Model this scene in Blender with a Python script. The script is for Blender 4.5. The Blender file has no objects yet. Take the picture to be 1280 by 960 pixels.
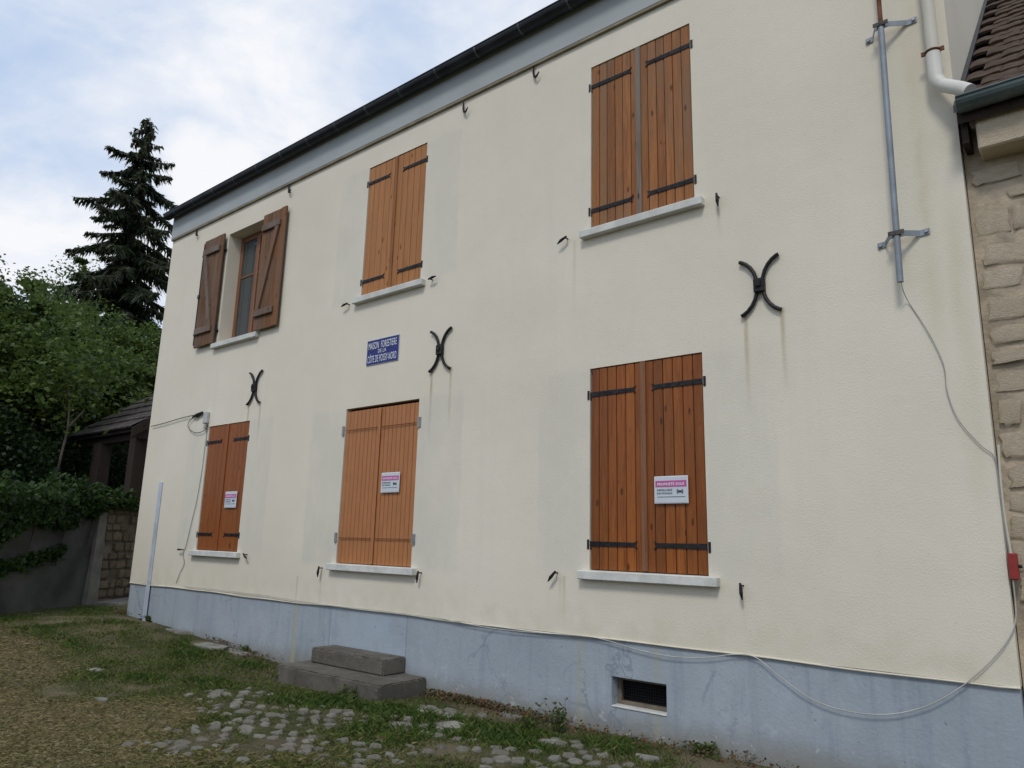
import bpy, bmesh, math, random
import numpy as np
from mathutils import Matrix, Vector
random.seed(7); RNG = np.random.default_rng(7)
R = math.radians
scene = bpy.context.scene
COL = scene.collection

# ------------------------------------------------------------------ camera
F, YAW, PIT, ROL = 925.676, -0.69426, 0.20986, 0.02466     # solved from the facade's lines
CAM = Vector((0.0, -5.408, 1.6))
FW = Vector((math.sin(YAW)*math.cos(PIT), math.cos(YAW)*math.cos(PIT), math.sin(PIT)))
r0 = Vector((math.cos(YAW), -math.sin(YAW), 0)); u0 = r0.cross(FW)
RT = r0*math.cos(ROL) + u0*math.sin(ROL); UP = -r0*math.sin(ROL) + u0*math.cos(ROL)
cd = bpy.data.cameras.new('camera'); cam = bpy.data.objects.new('camera', cd); COL.objects.link(cam)
cd.sensor_width = 36; cd.lens = F/1280*36; cd.clip_start = .05; cd.clip_end = 2000
m = Matrix((RT, UP, -FW)).transposed().to_4x4(); m.translation = CAM; cam.matrix_world = m
scene.camera = cam

def ray(px, py): return FW + RT*((px-640)/F) - UP*((py-480)/F)
def fac(px, py, y=0.0):                      # photo pixel -> point on the plane y
    d = ray(px, py); return CAM + d*((y-CAM.y)/d.y)
def gnd(px, py, z=.13):
    d = ray(px, py); return CAM + d*((z-CAM.z)/d.z)
def far(px, py, dist): return CAM + ray(px, py).normalized()*dist

# ------------------------------------------------------------------ sky, sun, exposure
SUN_DIR = Vector((0.22, -0.62, 0.80)).normalized()      # towards the sun, veiled by cloud
SUN_EL = math.asin(SUN_DIR.z); SUN_AZ = math.atan2(SUN_DIR.x, SUN_DIR.y)
world = bpy.data.worlds.new('World'); scene.world = world; world.use_nodes = True
wn, wl = world.node_tree.nodes, world.node_tree.links
wn.clear()
def W(t, **k):
    n = wn.new(t)
    for a, b in k.items(): setattr(n, a, b)
    return n
sky = W('ShaderNodeTexSky', sky_type='NISHITA'); sky.sun_disc = False
sky.sun_elevation = SUN_EL; sky.sun_rotation = SUN_AZ
tc = W('ShaderNodeTexCoord'); sep = W('ShaderNodeSeparateXYZ'); wl.new(tc.outputs['Generated'], sep.inputs[0])
zz = W('ShaderNodeMath', operation='MAXIMUM'); wl.new(sep.outputs[2], zz.inputs[0]); zz.inputs[1].default_value = 0
za = W('ShaderNodeMath', operation='ADD'); wl.new(zz.outputs[0], za.inputs[0]); za.inputs[1].default_value = .3
dv = W('ShaderNodeVectorMath', operation='DIVIDE'); wl.new(tc.outputs['Generated'], dv.inputs[0])
cb = W('ShaderNodeCombineXYZ')
for i in (0, 1, 2): wl.new(za.outputs[0], cb.inputs[i])
wl.new(cb.outputs[0], dv.inputs[1])
def cloud_noise(scale, detail, rough, lo, hi, off):
    mp = W('ShaderNodeMapping'); wl.new(dv.outputs[0], mp.inputs[0]); mp.inputs['Location'].default_value = off
    n = W('ShaderNodeTexNoise'); n.inputs['Scale'].default_value = scale; n.inputs['Detail'].default_value = detail
    n.inputs['Roughness'].default_value = rough; n.inputs['Distortion'].default_value = .4
    wl.new(mp.outputs[0], n.inputs['Vector'])
    mr = W('ShaderNodeMapRange', interpolation_type='SMOOTHSTEP'); wl.new(n.outputs[0], mr.inputs[0])
    mr.inputs[1].default_value = lo; mr.inputs[2].default_value = hi
    return mr.outputs[0]
c1 = cloud_noise(1.5, 7, .55, .43, .76, (3.1, 1.7, 0))
c2 = cloud_noise(5.0, 8, .6, .42, .72, (7.3, 2.2, 0))
mx = W('ShaderNodeMath', operation='MULTIPLY_ADD'); wl.new(c2, mx.inputs[0]); mx.inputs[1].default_value = .35; wl.new(c1, mx.inputs[2])
# one bright heap of cumulus low in the north-west
heap = far(268, 205, 1.0) - CAM
nn = W('ShaderNodeTexNoise'); nn.inputs['Scale'].default_value = 9; nn.inputs['Detail'].default_value = 6
wl.new(tc.outputs['Generated'], nn.inputs['Vector'])
ws = W('ShaderNodeVectorMath', operation='MULTIPLY_ADD'); wl.new(nn.outputs['Color'], ws.inputs[0])
ws.inputs[1].default_value = (.11, .11, .11); wl.new(tc.outputs['Generated'], ws.inputs[2])
ds = W('ShaderNodeVectorMath', operation='DISTANCE'); wl.new(ws.outputs[0], ds.inputs[0])
ds.inputs[1].default_value = heap + Vector((.055, .055, .03))
hm = W('ShaderNodeMapRange', interpolation_type='SMOOTHSTEP'); wl.new(ds.outputs['Value'], hm.inputs[0])
hm.inputs[1].default_value = .095; hm.inputs[2].default_value = .040; hm.inputs[3].default_value = 0; hm.inputs[4].default_value = 1
mx2 = W('ShaderNodeMath', operation='MAXIMUM'); wl.new(mx.outputs[0], mx2.inputs[0]); wl.new(hm.outputs[0], mx2.inputs[1])
veil = W('ShaderNodeMixRGB'); veil.inputs[0].default_value = .78; wl.new(sky.outputs[0], veil.inputs[1]); veil.inputs[2].default_value = (5.9, 7.4, 9.9, 1)
fr = W('ShaderNodeMapRange'); wl.new(mx2.outputs[0], fr.inputs[0]); fr.inputs[3].default_value = .0; fr.inputs[4].default_value = 1
thin = W('ShaderNodeMixRGB'); wl.new(fr.outputs[0], thin.inputs[0]); wl.new(veil.outputs[0], thin.inputs[1])
thin.inputs[2].default_value = (9.4, 9.5, 9.8, 1)
bg = W('ShaderNodeBackground'); bg.inputs[1].default_value = .1; wl.new(thin.outputs[0], bg.inputs[0])
wo = W('ShaderNodeOutputWorld'); wl.new(bg.outputs[0], wo.inputs[0])

sd = bpy.data.lights.new('sun', 'SUN'); sd.energy = 1.4; sd.angle = R(12); sd.color = (1, .97, .92)
so = bpy.data.objects.new('sun', sd); COL.objects.link(so); so.location = (0, -20, 30)
so.rotation_euler = (-SUN_DIR).to_track_quat('-Z', 'Y').to_euler()
vs = scene.view_settings; vs.view_transform = 'Standard'; vs.look = 'None'; vs.gamma = 1; vs.exposure = 0.0
scene.render.engine = 'CYCLES'

# ------------------------------------------------------------------ material helpers
MATS = {}
class NT:
    def __init__(s, name, rough=.8, metallic=0, spec=.3):
        s.m = bpy.data.materials.new(name); s.m.use_nodes = True
        s.n, s.l = s.m.node_tree.nodes, s.m.node_tree.links
        s.b = s.n['Principled BSDF']; s.b.inputs['Roughness'].default_value = rough
        s.b.inputs['Metallic'].default_value = metallic; s.b.inputs['Specular IOR Level'].default_value = spec
        s._co = None
    def node(s, t, **k):
        n = s.n.new(t)
        for a, b in k.items(): setattr(n, a, b)
        return n
    def put(s, sock, v):
        if hasattr(v, 'is_linked'): s.l.new(v, sock)
        else: sock.default_value = v
    def co(s, rnd=False):
        if s._co is None:
            t = s.node('ShaderNodeTexCoord'); o = t.outputs['Object']
            if rnd:
                i = s.node('ShaderNodeObjectInfo'); mu = s.math('MULTIPLY', i.outputs['Random'], 37.0)
                a = s.node('ShaderNodeVectorMath', operation='ADD'); s.l.new(o, a.inputs[0]); s.l.new(mu, a.inputs[1]); o = a.outputs[0]
                s.rnd = i.outputs['Random']
            s._co = o
        return s._co
    def scl(s, v, k):
        mp = s.node('ShaderNodeMapping'); s.l.new(v, mp.inputs[0]); mp.inputs['Scale'].default_value = k; return mp.outputs[0]
    def math(s, op, a, b=0.0, c=0.0):
        n = s.node('ShaderNodeMath', operation=op); s.put(n.inputs[0], a); s.put(n.inputs[1], b); s.put(n.inputs[2], c); return n.outputs[0]
    def noise(s, scale, detail=4, rough=.55, vec=None, dist=0):
        n = s.node('ShaderNodeTexNoise'); n.inputs['Scale'].default_value = scale; n.inputs['Detail'].default_value = detail
        n.inputs['Roughness'].default_value = rough; n.inputs['Distortion'].default_value = dist
        s.l.new(vec or s.co(), n.inputs['Vector']); return n.outputs[0]
    def mr(s, v, a, b, c=0., d=1., smooth=True):
        n = s.node('ShaderNodeMapRange', interpolation_type='SMOOTHSTEP' if smooth else 'LINEAR')
        s.put(n.inputs[0], v)
        for i, q in enumerate((a, b, c, d)): n.inputs[i+1].default_value = q
        return n.outputs[0]
    def mix(s, f, a, b, mode='MIX'):
        n = s.node('ShaderNodeMixRGB', blend_type=mode); s.put(n.inputs[0], f)
        s.put(n.inputs[1], a if hasattr(a, 'is_linked') else (*a[:3], 1)); s.put(n.inputs[2], b if hasattr(b, 'is_linked') else (*b[:3], 1)); return n.outputs[0]
    def color(s, v): s.put(s.b.inputs['Base Color'], v if hasattr(v, 'is_linked') else (*v[:3], 1)); return s
    def bump(s, h, strength=.3, dist=.01):
        n = s.node('ShaderNodeBump'); n.inputs['Strength'].default_value = strength; n.inputs['Distance'].default_value = dist
        s.l.new(h, n.inputs['Height']); s.l.new(n.outputs[0], s.b.inputs['Normal']); return s

def M(name): return MATS[name]
def simple(name, c, rough=.7, metallic=0, var=.15, scale=6, bump=0, bscale=40, rnd=True, spec=.3):
    t = NT(name, rough, metallic, spec); t.co(rnd)
    f = t.mr(t.noise(scale, 5), .3, .7)
    t.color(t.mix(f, [q*(1-var) for q in c], [min(1, q*(1+var)) for q in c]))
    if bump: t.bump(t.noise(bscale, 5), bump, .01)
    MATS[name] = t.m; return t.m

# openings of the facade (x0, x1, z0, z1), solved from the photograph
OPEN = {'LR': (-3.598, -2.521, 1.381, 3.131), 'UR': (-3.593, -2.547, 4.453, 6.166), 'MU': (-6.925, -5.885, 4.447, 6.166),
        'ML': (-7.044, -5.798, 1.314, 3.090), 'LL': (-10.208, -9.134, 1.381, 3.131), 'LU': (-10.232, -9.20, 4.375, 6.125)}
XL, XR, ZP, ZT = -12.117, -0.612, .844, 6.504

ANCHORS = [(320, 485), (552, 438), (951, 358)]
def wall_mat():
    t = NT('render_cream', .93, 0, .12); co = t.co()
    sp = t.node('ShaderNodeSeparateXYZ'); t.l.new(co, sp.inputs[0]); X, Z = sp.outputs[0], sp.outputs[2]
    wob = t.math('MULTIPLY_ADD', t.noise(4.0, 6, .7), .13, -.065)
    Xw = t.math('ADD', X, wob); Zw = t.math('ADD', Z, wob)
    def rect(x0, x1, z0, z1, e=.02, ez=.06):
        a = t.math('MULTIPLY', t.mr(Xw, x0-e, x0+e), t.mr(Xw, x1+e, x1-e))
        b = t.math('MULTIPLY', t.mr(Zw, z0-ez, z0+ez), t.mr(Zw, z1+ez, z1-ez))
        return t.math('MULTIPLY', a, b)
    big = t.mr(t.noise(.55, 5, .6), .3, .7)
    col = t.mix(big, (.69, .622, .50), (.74, .675, .55))
    streakv = t.scl(co, (3.5, 1, .12))
    col = t.mix(t.mr(t.noise(1.6, 6, .62, streakv), .5, .8, 0, .2), col, (.57, .54, .455))
    # cleaner / dirtier rectangles where the open shutters rest against the render
    tot = None
    for k, s in (('MU', .42), ('ML', .5), ('LL', .5), ('LR', .34), ('UR', .12)):
        x0, x1, z0, z1 = OPEN[k]; w = (x1-x0)/2
        for q in (rect(x0-w-.03, x0, z0-.02, z1), rect(x1, x1+w+.03, z0-.02, z1)):
            q = t.math('MULTIPLY', q, s); tot = q if tot is None else t.math('MAXIMUM', tot, q)
    pat = t.math('MULTIPLY', tot, t.mr(t.noise(2.2, 6, .7, t.scl(co, (1, 1, .5))), .3, .68, .1, 1.15))
    col = t.mix(pat, col, (.57, .55, .475))
    # rust runs under the iron
    runs = []
    for ax, ay in ANCHORS:
        p = fac(ax, ay)
        runs += [(p.x-.135, p.z-.2, .8, .95), (p.x+.15, p.z-.2, .68, .95)]
    for px, py, ln, s in ((718, 300, .8, .35), (898, 258, .3, .5), (402, 712, .5, .6), (236, 690, .5, .25), (700, 722, .3, .3), (929, 745, .3, .2), (372, 720, .5, .7), (705, 720, .5, .4), (1131, 320, .25, .1)):
        p = fac(px, py); runs.append((p.x, p.z, ln, s))
    rt = None
    for x, z, ln, s in runs:
        a = t.math('MULTIPLY', t.mr(X, x-.026, x), t.mr(X, x+.034, x))
        b = t.math('MULTIPLY', t.mr(Z, z-ln, z, 0, s, False), t.math('LESS_THAN', Z, z))
        q = t.math('MULTIPLY', a, b); rt = q if rt is None else t.math('MAXIMUM', rt, q)
    rt = t.math('MULTIPLY', rt, t.mr(t.noise(9, 4, .6, t.scl(co, (1, 1, .3))), .25, .7, .35, 1))
    col = t.mix(rt, col, (.36, .27, .13))
    # long ochre stains beside the downpipe and weathering near the right corner
    st = t.math('MAXIMUM', t.math('MULTIPLY', rect(-.90, -.80, 3.0, 5.6, .06, .5), .55), t.math('MULTIPLY', rect(-.76, -.66, 1.9, 3.9, .05, .4), .4))
    st = t.math('MULTIPLY', st, t.mr(t.noise(3, 5, .6, t.scl(co, (2, 1, .4))), .3, .7, .3, 1))
    col = t.mix(st, col, (.55, .49, .33))
    # splash dirt just over the plinth, damp specks
    col = t.mix(t.math('MULTIPLY', t.mr(Zw, 1.25, .84, 0, .4), t.mr(t.noise(5, 5), .35, .7)), col, (.56, .50, .36))
    col = t.mix(t.mr(t.noise(26, 3, .5), .70, .76, 0, .35), col, (.40, .38, .32))
    t.color(col)
    h = t.math('ADD', t.math('MULTIPLY', t.noise(75, 4, .6), t.mr(t.noise(2.5, 3), .3, .7, .5, 1)), t.math('MULTIPLY', t.noise(1.2, 3), 3.0))
    t.bump(h, .40, .008)
    MATS['render_cream'] = t.m
def plinth_mat():
    t = NT('plinth_blue', .85, 0, .2); co = t.co()
    sp = t.node('ShaderNodeSeparateXYZ'); t.l.new(co, sp.inputs[0]); X, Z = sp.outputs[0], sp.outputs[2]
    col = t.mix(t.mr(t.noise(1.1, 6, .62), .3, .7), (.31, .347, .38), (.37, .405, .435))
    col = t.mix(t.mr(t.noise(2, 6, .65, t.scl(co, (4, 1, .35))), .48, .72, 0, .6), col, (.235, .275, .32))
    col = t.mix(t.mr(t.noise(2.6, 6, .7, t.scl(co, (1.4, 1, .8)), .8), .56, .72, 0, .7), col, (.40, .45, .50))
    wob = t.math('MULTIPLY_ADD', t.noise(5, 5), .16, -.08); Zw = t.math('ADD', Z, wob)
    col = t.mix(t.mr(Zw, .40, .12, 0, .85), col, (.21, .195, .155))
    xa, xb = fac(413, 762).x, fac(508, 774).x
    inn = t.math('MULTIPLY', t.mr(X, xa-.004, xa+.004), t.mr(X, xb+.004, xb-.004))
    col = t.mix(t.math('MULTIPLY', inn, t.mr(t.noise(2.2, 5, .6, None, .5), .35, .6, .15, .75)), col, (.375, .425, .48))
    for q in (xa, xb): col = t.mix(t.math('MULTIPLY', t.math('MULTIPLY', t.mr(X, q-.014, q), t.mr(X, q+.014, q)), .55), col, (.17, .20, .25))
    for px, py, s in ((370, 752, .6), (725, 800, .35), (820, 806, .3)):
        x = fac(px, py).x
        col = t.mix(t.math('MULTIPLY', t.math('MULTIPLY', t.mr(X, x-.07, x), t.mr(X, x+.07, x)), s), col, (.40, .37, .24))
    col = t.mix(t.mr(t.noise(30, 3), .69, .74, 0, .6), col, (.16, .19, .22))
    wv = t.node('ShaderNodeVectorMath', operation='ADD'); t.l.new(co, wv.inputs[0]); t.l.new(t.math('MULTIPLY', t.noise(3, 5, .6), .5), wv.inputs[1])
    vo = t.node('ShaderNodeTexVoronoi', feature='DISTANCE_TO_EDGE'); vo.inputs['Scale'].default_value = 1.3; t.l.new(wv.outputs[0], vo.inputs['Vector'])
    col = t.mix(t.math('MULTIPLY', t.mr(vo.outputs['Distance'], .02, .003), t.mr(t.noise(.8, 3), .5, .62, 0, .55)), col, (.17, .20, .25))
    fl = t.math('MULTIPLY', t.mr(t.noise(7, 6, .7, None, .6), .60, .64), t.mr(Zw, .75, .2, 0, .7)); col = t.mix(fl, col, (.43, .45, .46))
    t.color(col); t.bump(t.math('ADD', t.noise(45, 5, .6), t.math('MULTIPLY', t.noise(2.5, 4), 3.)), .35, .01)
    MATS['plinth_blue'] = t.m
def wood(name, a, b, grey, g=.3, rough=.6, band=.25):
    t = NT(name, rough, 0, .3); co = t.co(True)
    v = t.scl(co, (14, 14, .9))
    n1 = t.noise(2.2, 7, .65, v, .6)
    col = t.mix(t.mr(n1, .3, .7), a, b)
    col = t.mix(t.mr(t.rnd, 0, 1, 0, band, False), col, [q*.55 for q in a])
    r2 = t.math('FRACT', t.math('MULTIPLY', t.rnd, 7.3)); col = t.mix(t.mr(r2, .55, 1, 0, band, False), col, [min(1, q*1.28) for q in b])
    col = t.mix(t.mr(t.noise(5, 6, .7, t.scl(co, (20, 20, .7))), .50, .72, 0, .8), col, [q*.5 for q in a])
    col = t.mix(t.mr(t.noise(1.1, 5, .6, t.scl(co, (2, 2, .8))), .5-g*.3, .8-g*.3, 0, g+.2), col, grey)
    vo = t.node('ShaderNodeTexVoronoi'); vo.inputs['Scale'].default_value = 1.0
    t.l.new(t.scl(co, (10, 10, 3.6)), vo.inputs['Vector'])
    col = t.mix(t.mr(vo.outputs['Distance'], .15, .08, 0, .85), col, [q*.25 for q in a])
    t.color(col); t.bump(t.noise(4, 6, .7, t.scl(co, (22, 22, .8))), .35, .004)
    MATS[name] = t.m
def stone_mat(name, a, b, c, bump=.8, bs=14):
    t = NT(name, .95, 0, .1); co = t.co(True)
    col = t.mix(t.mr(t.noise(4, 6, .65), .3, .7), a, b)
    col = t.mix(t.mr(t.rnd, 0, 1, 0, .6, False), col, c)
    col = t.mix(t.mr(t.noise(22, 5, .7), .58, .72, 0, .7), col, [q*.55 for q in a])
    t.color(col); t.bump(t.math('ADD', t.noise(bs, 7, .72), t.math('MULTIPLY', t.noise(70, 4), .3)), bump, .03)
    MATS[name] = t.m
def leaf_mat(name, a, b, c=None):
    t = NT(name, .55, 0, .3)
    at = t.node('ShaderNodeAttribute'); at.attribute_name = 'tone'
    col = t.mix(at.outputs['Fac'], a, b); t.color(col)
    tr = t.node('ShaderNodeBsdfTranslucent'); t.l.new(t.mix(.5, col, [min(1, q*1.6) for q in b]), tr.inputs[0])
    ms = t.node('ShaderNodeMixShader'); ms.inputs[0].default_value = .3
    t.l.new(t.b.outputs[0], ms.inputs[1]); t.l.new(tr.outputs[0], ms.inputs[2])
    t.l.new(ms.outputs[0], t.n['Material Output'].inputs[0]); MATS[name] = t.m
def ground_mat():
    t = NT('yard_earth', 1, 0, .05); co = t.co()
    a = t.mix(t.mr(t.noise(1.0, 6, .6), .35, .65), (.095, .082, .052), (.155, .13, .08))
    a = t.mix(t.mr(t.noise(.7, 6, .65, None, .5), .45, .62), a, (.05, .06, .022))
    a = t.mix(t.mr(t.noise(34, 4, .7), .56, .72, 0, .8), a, (.20, .18, .13))
    a = t.mix(t.mr(t.noise(60, 3, .7), .6, .7, 0, .7), a, (.035, .032, .02))
    t.color(a); t.bump(t.noise(28, 6, .7), .8, .03); MATS['yard_earth'] = t.m
def concrete(name, a, b, moss):
    t = NT(name, .95, 0, .15); co = t.co()
    col = t.mix(t.mr(t.noise(3, 6, .65), .3, .7), a, b)
    col = t.mix(t.mr(t.noise(7, 6, .7), .5, .7, 0, .7), col, moss)
    col = t.mix(t.mr(t.noise(60, 3, .7), .60, .70, 0, .6), col, [q*1.7 for q in b])
    t.color(col); t.bump(t.math('ADD', t.noise(70, 5, .7), t.noise(6, 4)), .6, .008); MATS[name] = t.m

wall_mat(); plinth_mat(); ground_mat()
wood('wood_orange', (.245, .085, .025), (.39, .155, .045), (.19, .125, .072), .4, .65, .55)          # upper right, weathered
wood('wood_tan', (.37, .148, .045), (.45, .195, .064), (.33, .165, .075), .15, .6, .22)               # upper middle
wood('wood_deep', (.20, .056, .011), (.335, .103, .018), (.15, .058, .02), .25, .45, .55)            # lower right
wood('wood_red', (.24, .070, .017), (.285, .092, .024), (.21, .072, .022), .0, .5, .15)            # lower left
wood('wood_old', (.13, .058, .026), (.225, .108, .048), (.165, .122, .092), .42, .85, .6)           # open shutters
wood('wood_ledge', (.13, .075, .048), (.19, .125, .085), (.19, .16, .135), .5, .85, .3)
wood('wood_grey', (.17, .13, .10), (.25, .195, .15), (.22, .19, .16), .3, .85, .3)
wood('wood_frame', (.20, .085, .04), (.27, .12, .055), (.17, .10, .06), .1, .5, .2)
wood('wood_dark', (.028, .019, .015), (.044, .03, .022), (.04, .033, .03), .1, .9, .2)
stone_mat('limestone', (.50, .415, .30), (.60, .51, .385), (.44, .35, .245), .6, 15)
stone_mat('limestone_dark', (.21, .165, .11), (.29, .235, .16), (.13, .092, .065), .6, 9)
stone_mat('cobble_stone', (.17, .16, .135), (.27, .255, .22), (.12, .108, .08), .5, 5)
simple('mortar', (.40, .325, .235), .97, var=.3, scale=5, bump=.9, bscale=30, rnd=False)
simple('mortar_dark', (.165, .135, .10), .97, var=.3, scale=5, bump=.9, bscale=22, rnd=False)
simple('paint_salmon', (.40, .165, .062), .55, var=.07, scale=5, bump=.1, bscale=90)
simple('groove_salmon', (.20, .078, .032), .7, var=.1)
simple('iron_black', (.022, .02, .02), .55, .3, .4, 20, .3, 60)
simple('iron_grey', (.30, .31, .31), .45, .6, .2, 14)
simple('iron_worn', (.085, .075, .065), .7, .3, .4, 20)
simple('zinc', (.25, .275, .30), .6, .35, .15, 5, .05, 30)
simple('rust', (.17, .07, .04), .85, .1, .35, 12, .4, 60)
simple('sill_white', (.60, .59, .54), .9, var=.12, scale=7, bump=.3, bscale=60)
simple('fascia_grey', (.375, .392, .385), .75, var=.06, scale=1.5)
simple('fascia_shadow', (.24, .21, .14), .85, var=.2, scale=6)
simple('gutter_dark', (.035, .037, .042), .4, .4, .3, 4)
simple('gutter_green', (.10, .125, .125), .4, .3, .25, 6)
simple('pvc_white', (.64, .61, .54), .45, var=.06, scale=3)
simple('pvc_cream', (.56, .52, .425), .5, var=.06, scale=3)
simple('pvc_blue', (.44, .485, .545), .55, var=.14, scale=4)
simple('cable_grey', (.30, .30, .29), .6)
simple('cable_pale', (.46, .45, .40), .6)
simple('cable_black', (.02, .02, .02), .6)
simple('box_grey', (.42, .43, .41), .55)
simple('red_paint', (.26, .03, .025), .45, var=.15, scale=9)
simple('paper_white', (.56, .59, .62), .35, var=.03, spec=.5)
simple('print_magenta', (.50, .10, .30), .4, var=.05)
simple('print_dark', (.03, .045, .06), .5)
simple('enamel_blue', (.020, .028, .165), .45, var=.15, spec=.3)
simple('enamel_rim', (.35, .38, .48), .5)
simple('enamel_white', (.76, .77, .78), .3, var=.05)
simple('black_void', (.006, .006, .006), .95)  # near-black sheet colour, paints the unlit depth behind openings
simple('curtain', (.30, .29, .27), .9, var=.1, scale=4)
simple('tile_brown', (.066, .042, .027), .88, var=.4, scale=9, bump=.5, bscale=50)
simple('tile_grey', (.060, .050, .044), .9, var=.3, scale=9, bump=.5, bscale=50)
simple('bark', (.075, .06, .045), .95, var=.35, scale=8, bump=.8, bscale=25)
simple('bark_pale', (.13, .11, .085), .9, var=.3, scale=8)
simple('garden_render', (.075, .073, .062), .95, var=.35, scale=1.6, bump=.4, bscale=25, rnd=False)
simple('garden_render_pale', (.19, .175, .145), .95, var=.25, scale=3, bump=.5, bscale=25, rnd=False)
simple('cone_brown', (.075, .05, .03), .9)
simple('earth_dark', (.04, .035, .022), 1, var=.4, scale=3, bump=.8, bscale=12)
simple('roof_main', (.10, .055, .04), .9, var=.3, scale=6)
simple('slab_grey', (.215, .205, .175), .95, var=.3, scale=6, bump=.5, bscale=40)
concrete('step_concrete', (.10, .09, .073), (.155, .14, .115), (.062, .056, .04))
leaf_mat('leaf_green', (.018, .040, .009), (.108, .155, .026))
leaf_mat('leaf_dark', (.010, .024, .007), (.035, .070, .016))
leaf_mat('leaf_spruce', (.009, .017, .007), (.042, .056, .018))
leaf_mat('ivy_leaf', (.010, .026, .007), (.062, .108, .022))
def grass_mat(name, ramp):
    t = NT(name, .7, 0, .15); at = t.node('ShaderNodeAttribute'); at.attribute_name = 'tone'
    cr = t.node('ShaderNodeValToRGB'); t.l.new(at.outputs['Fac'], cr.inputs[0])
    e = cr.color_ramp.elements; e[0].color = (*ramp[0], 1); e[1].color = (*ramp[-1], 1)
    for i, c in enumerate(ramp[1:-1]): q = e.new((i+1)/(len(ramp)-1)); q.color = (*c, 1)
    t.color(cr.outputs[0]); MATS[name] = t.m
grass_mat('grass_blade', [(.040, .078, .013), (.082, .118, .024), (.14, .128, .045), (.265, .21, .105)])
grass_mat('sedum_leaf', [(.05, .07, .02), (.11, .085, .035), (.15, .06, .038)])
t = NT('window_glass', .08, 0, .5); t.color((.10, .11, .11)); t.b.inputs['Alpha'].default_value = .55; MATS['window_glass'] = t.m

# ------------------------------------------------------------------ mesh helpers
class MB:
    def __init__(s): s.v, s.f = [], []
    def add(s, v, f): o = len(s.v); s.v += [tuple(q) for q in v]; s.f += [tuple(i+o for i in q) for q in f]; return s
    def box(s, x0, x1, y0, y1, z0, z1, bev=0.0):
        if bev <= 0:
            return s.add([(x0,y0,z0),(x1,y0,z0),(x1,y1,z0),(x0,y1,z0),(x0,y0,z1),(x1,y0,z1),(x1,y1,z1),(x0,y1,z1)],
                  [(0,3,2,1),(4,5,6,7),(0,1,5,4),(1,2,6,5),(2,3,7,6),(3,0,4,7)])
        bm = bmesh.new(); bmesh.ops.create_cube(bm, size=1)
        for q in bm.verts: q.co = Vector(((x0+x1)/2+q.co.x*(x1-x0), (y0+y1)/2+q.co.y*(y1-y0), (z0+z1)/2+q.co.z*(z1-z0)))
        bmesh.ops.bevel(bm, geom=list(bm.edges), offset=bev, segments=1, affect='EDGES')
        return s.bm(bm)
    def bm(s, bm):
        bm.verts.index_update(); s.add([q.co[:] for q in bm.verts], [[q.index for q in f.verts] for f in bm.faces]); bm.free(); return s
    def tube(s, pts, rad, n=8, caps=True, flat=None):
        pts = [Vector(p) for p in pts]; rad = rad if isinstance(rad, (list, tuple)) else [rad]*len(pts)
        rings = []; up = None
        for i, p in enumerate(pts):
            d = (pts[min(i+1, len(pts)-1)] - pts[max(i-1, 0)]).normalized()
            if up is None: up = Vector((0, 0, 1)) if abs(d.z) < .9 else Vector((0, 1, 0))
            a = d.cross(up).normalized(); b = a.cross(d).normalized(); up = b
            rings.append([p + (a*math.cos(2*math.pi*k/n) + b*math.sin(2*math.pi*k/n))*rad[i] for k in range(n)])
        v = [q for r in rings for q in r]; f = []
        for i in range(len(rings)-1):
            for k in range(n): f.append((i*n+k, i*n+(k+1) % n, (i+1)*n+(k+1) % n, (i+1)*n+k))
        if caps:
            b_ = len(v); v += rings[0]+rings[-1]; f.append(tuple(range(b_, b_+n))[::-1]); f.append(tuple(range(b_+n, b_+2*n)))
        return s.add(v, f)
    def prism(s, poly, y0, y1):            # polygon in x,z pushed through y
        n = len(poly); v = [(x, y0, z) for x, z in poly] + [(x, y1, z) for x, z in poly]
        return s.add(v, [tuple(range(n)), tuple(range(2*n-1, n-1, -1))] + [(i, i+n, (i+1) % n+n, (i+1) % n) for i in range(n)])
    def prismx(s, poly, x0, x1):           # polygon in y,z pushed through x
        n = len(poly); v = [(x0, y, z) for y, z in poly] + [(x1, y, z) for y, z in poly]
        return s.add(v, [tuple(range(n)), tuple(range(2*n-1, n-1, -1))] + [(i, i+n, (i+1) % n+n, (i+1) % n) for i in range(n)])
    def mesh(s, name, mat, smooth=False):
        me = bpy.data.meshes.new(name); me.from_pydata(s.v, [], s.f); me.update()
        bm = bmesh.new(); bm.from_mesh(me); bmesh.ops.recalc_face_normals(bm, faces=bm.faces); bm.to_mesh(me); bm.free()
        if mat: me.materials.append(M(mat))
        if smooth: me.shade_smooth()
        return me
def worldloc(o):
    p = Vector((0, 0, 0))
    while o is not None: p = p + o.location; o = o.parent
    return p
def link(name, me, parent=None, loc=(0, 0, 0), rot=(0, 0, 0), scale=(1, 1, 1)):
    """loc is the world place; parents are never turned or scaled"""
    o = bpy.data.objects.new(name, me); COL.objects.link(o)
    o.location = Vector(loc) - worldloc(parent); o.rotation_euler = rot; o.scale = scale
    if parent is not None: o.parent = parent
    return o
def obj(name, mb, mat, parent=None, smooth=False): return link(name, mb.mesh(name, mat, smooth), parent)
def thing(name, label, cat, loc=(0, 0, 0), group=None):
    return tag(link(name, None, None, loc), label, cat, group)
def tag(o, label=None, cat=None, group=None, kind=None):
    for k, q in (('label', label), ('category', cat), ('group', group), ('kind', kind)):
        if q: o[k] = q
    return o
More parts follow.
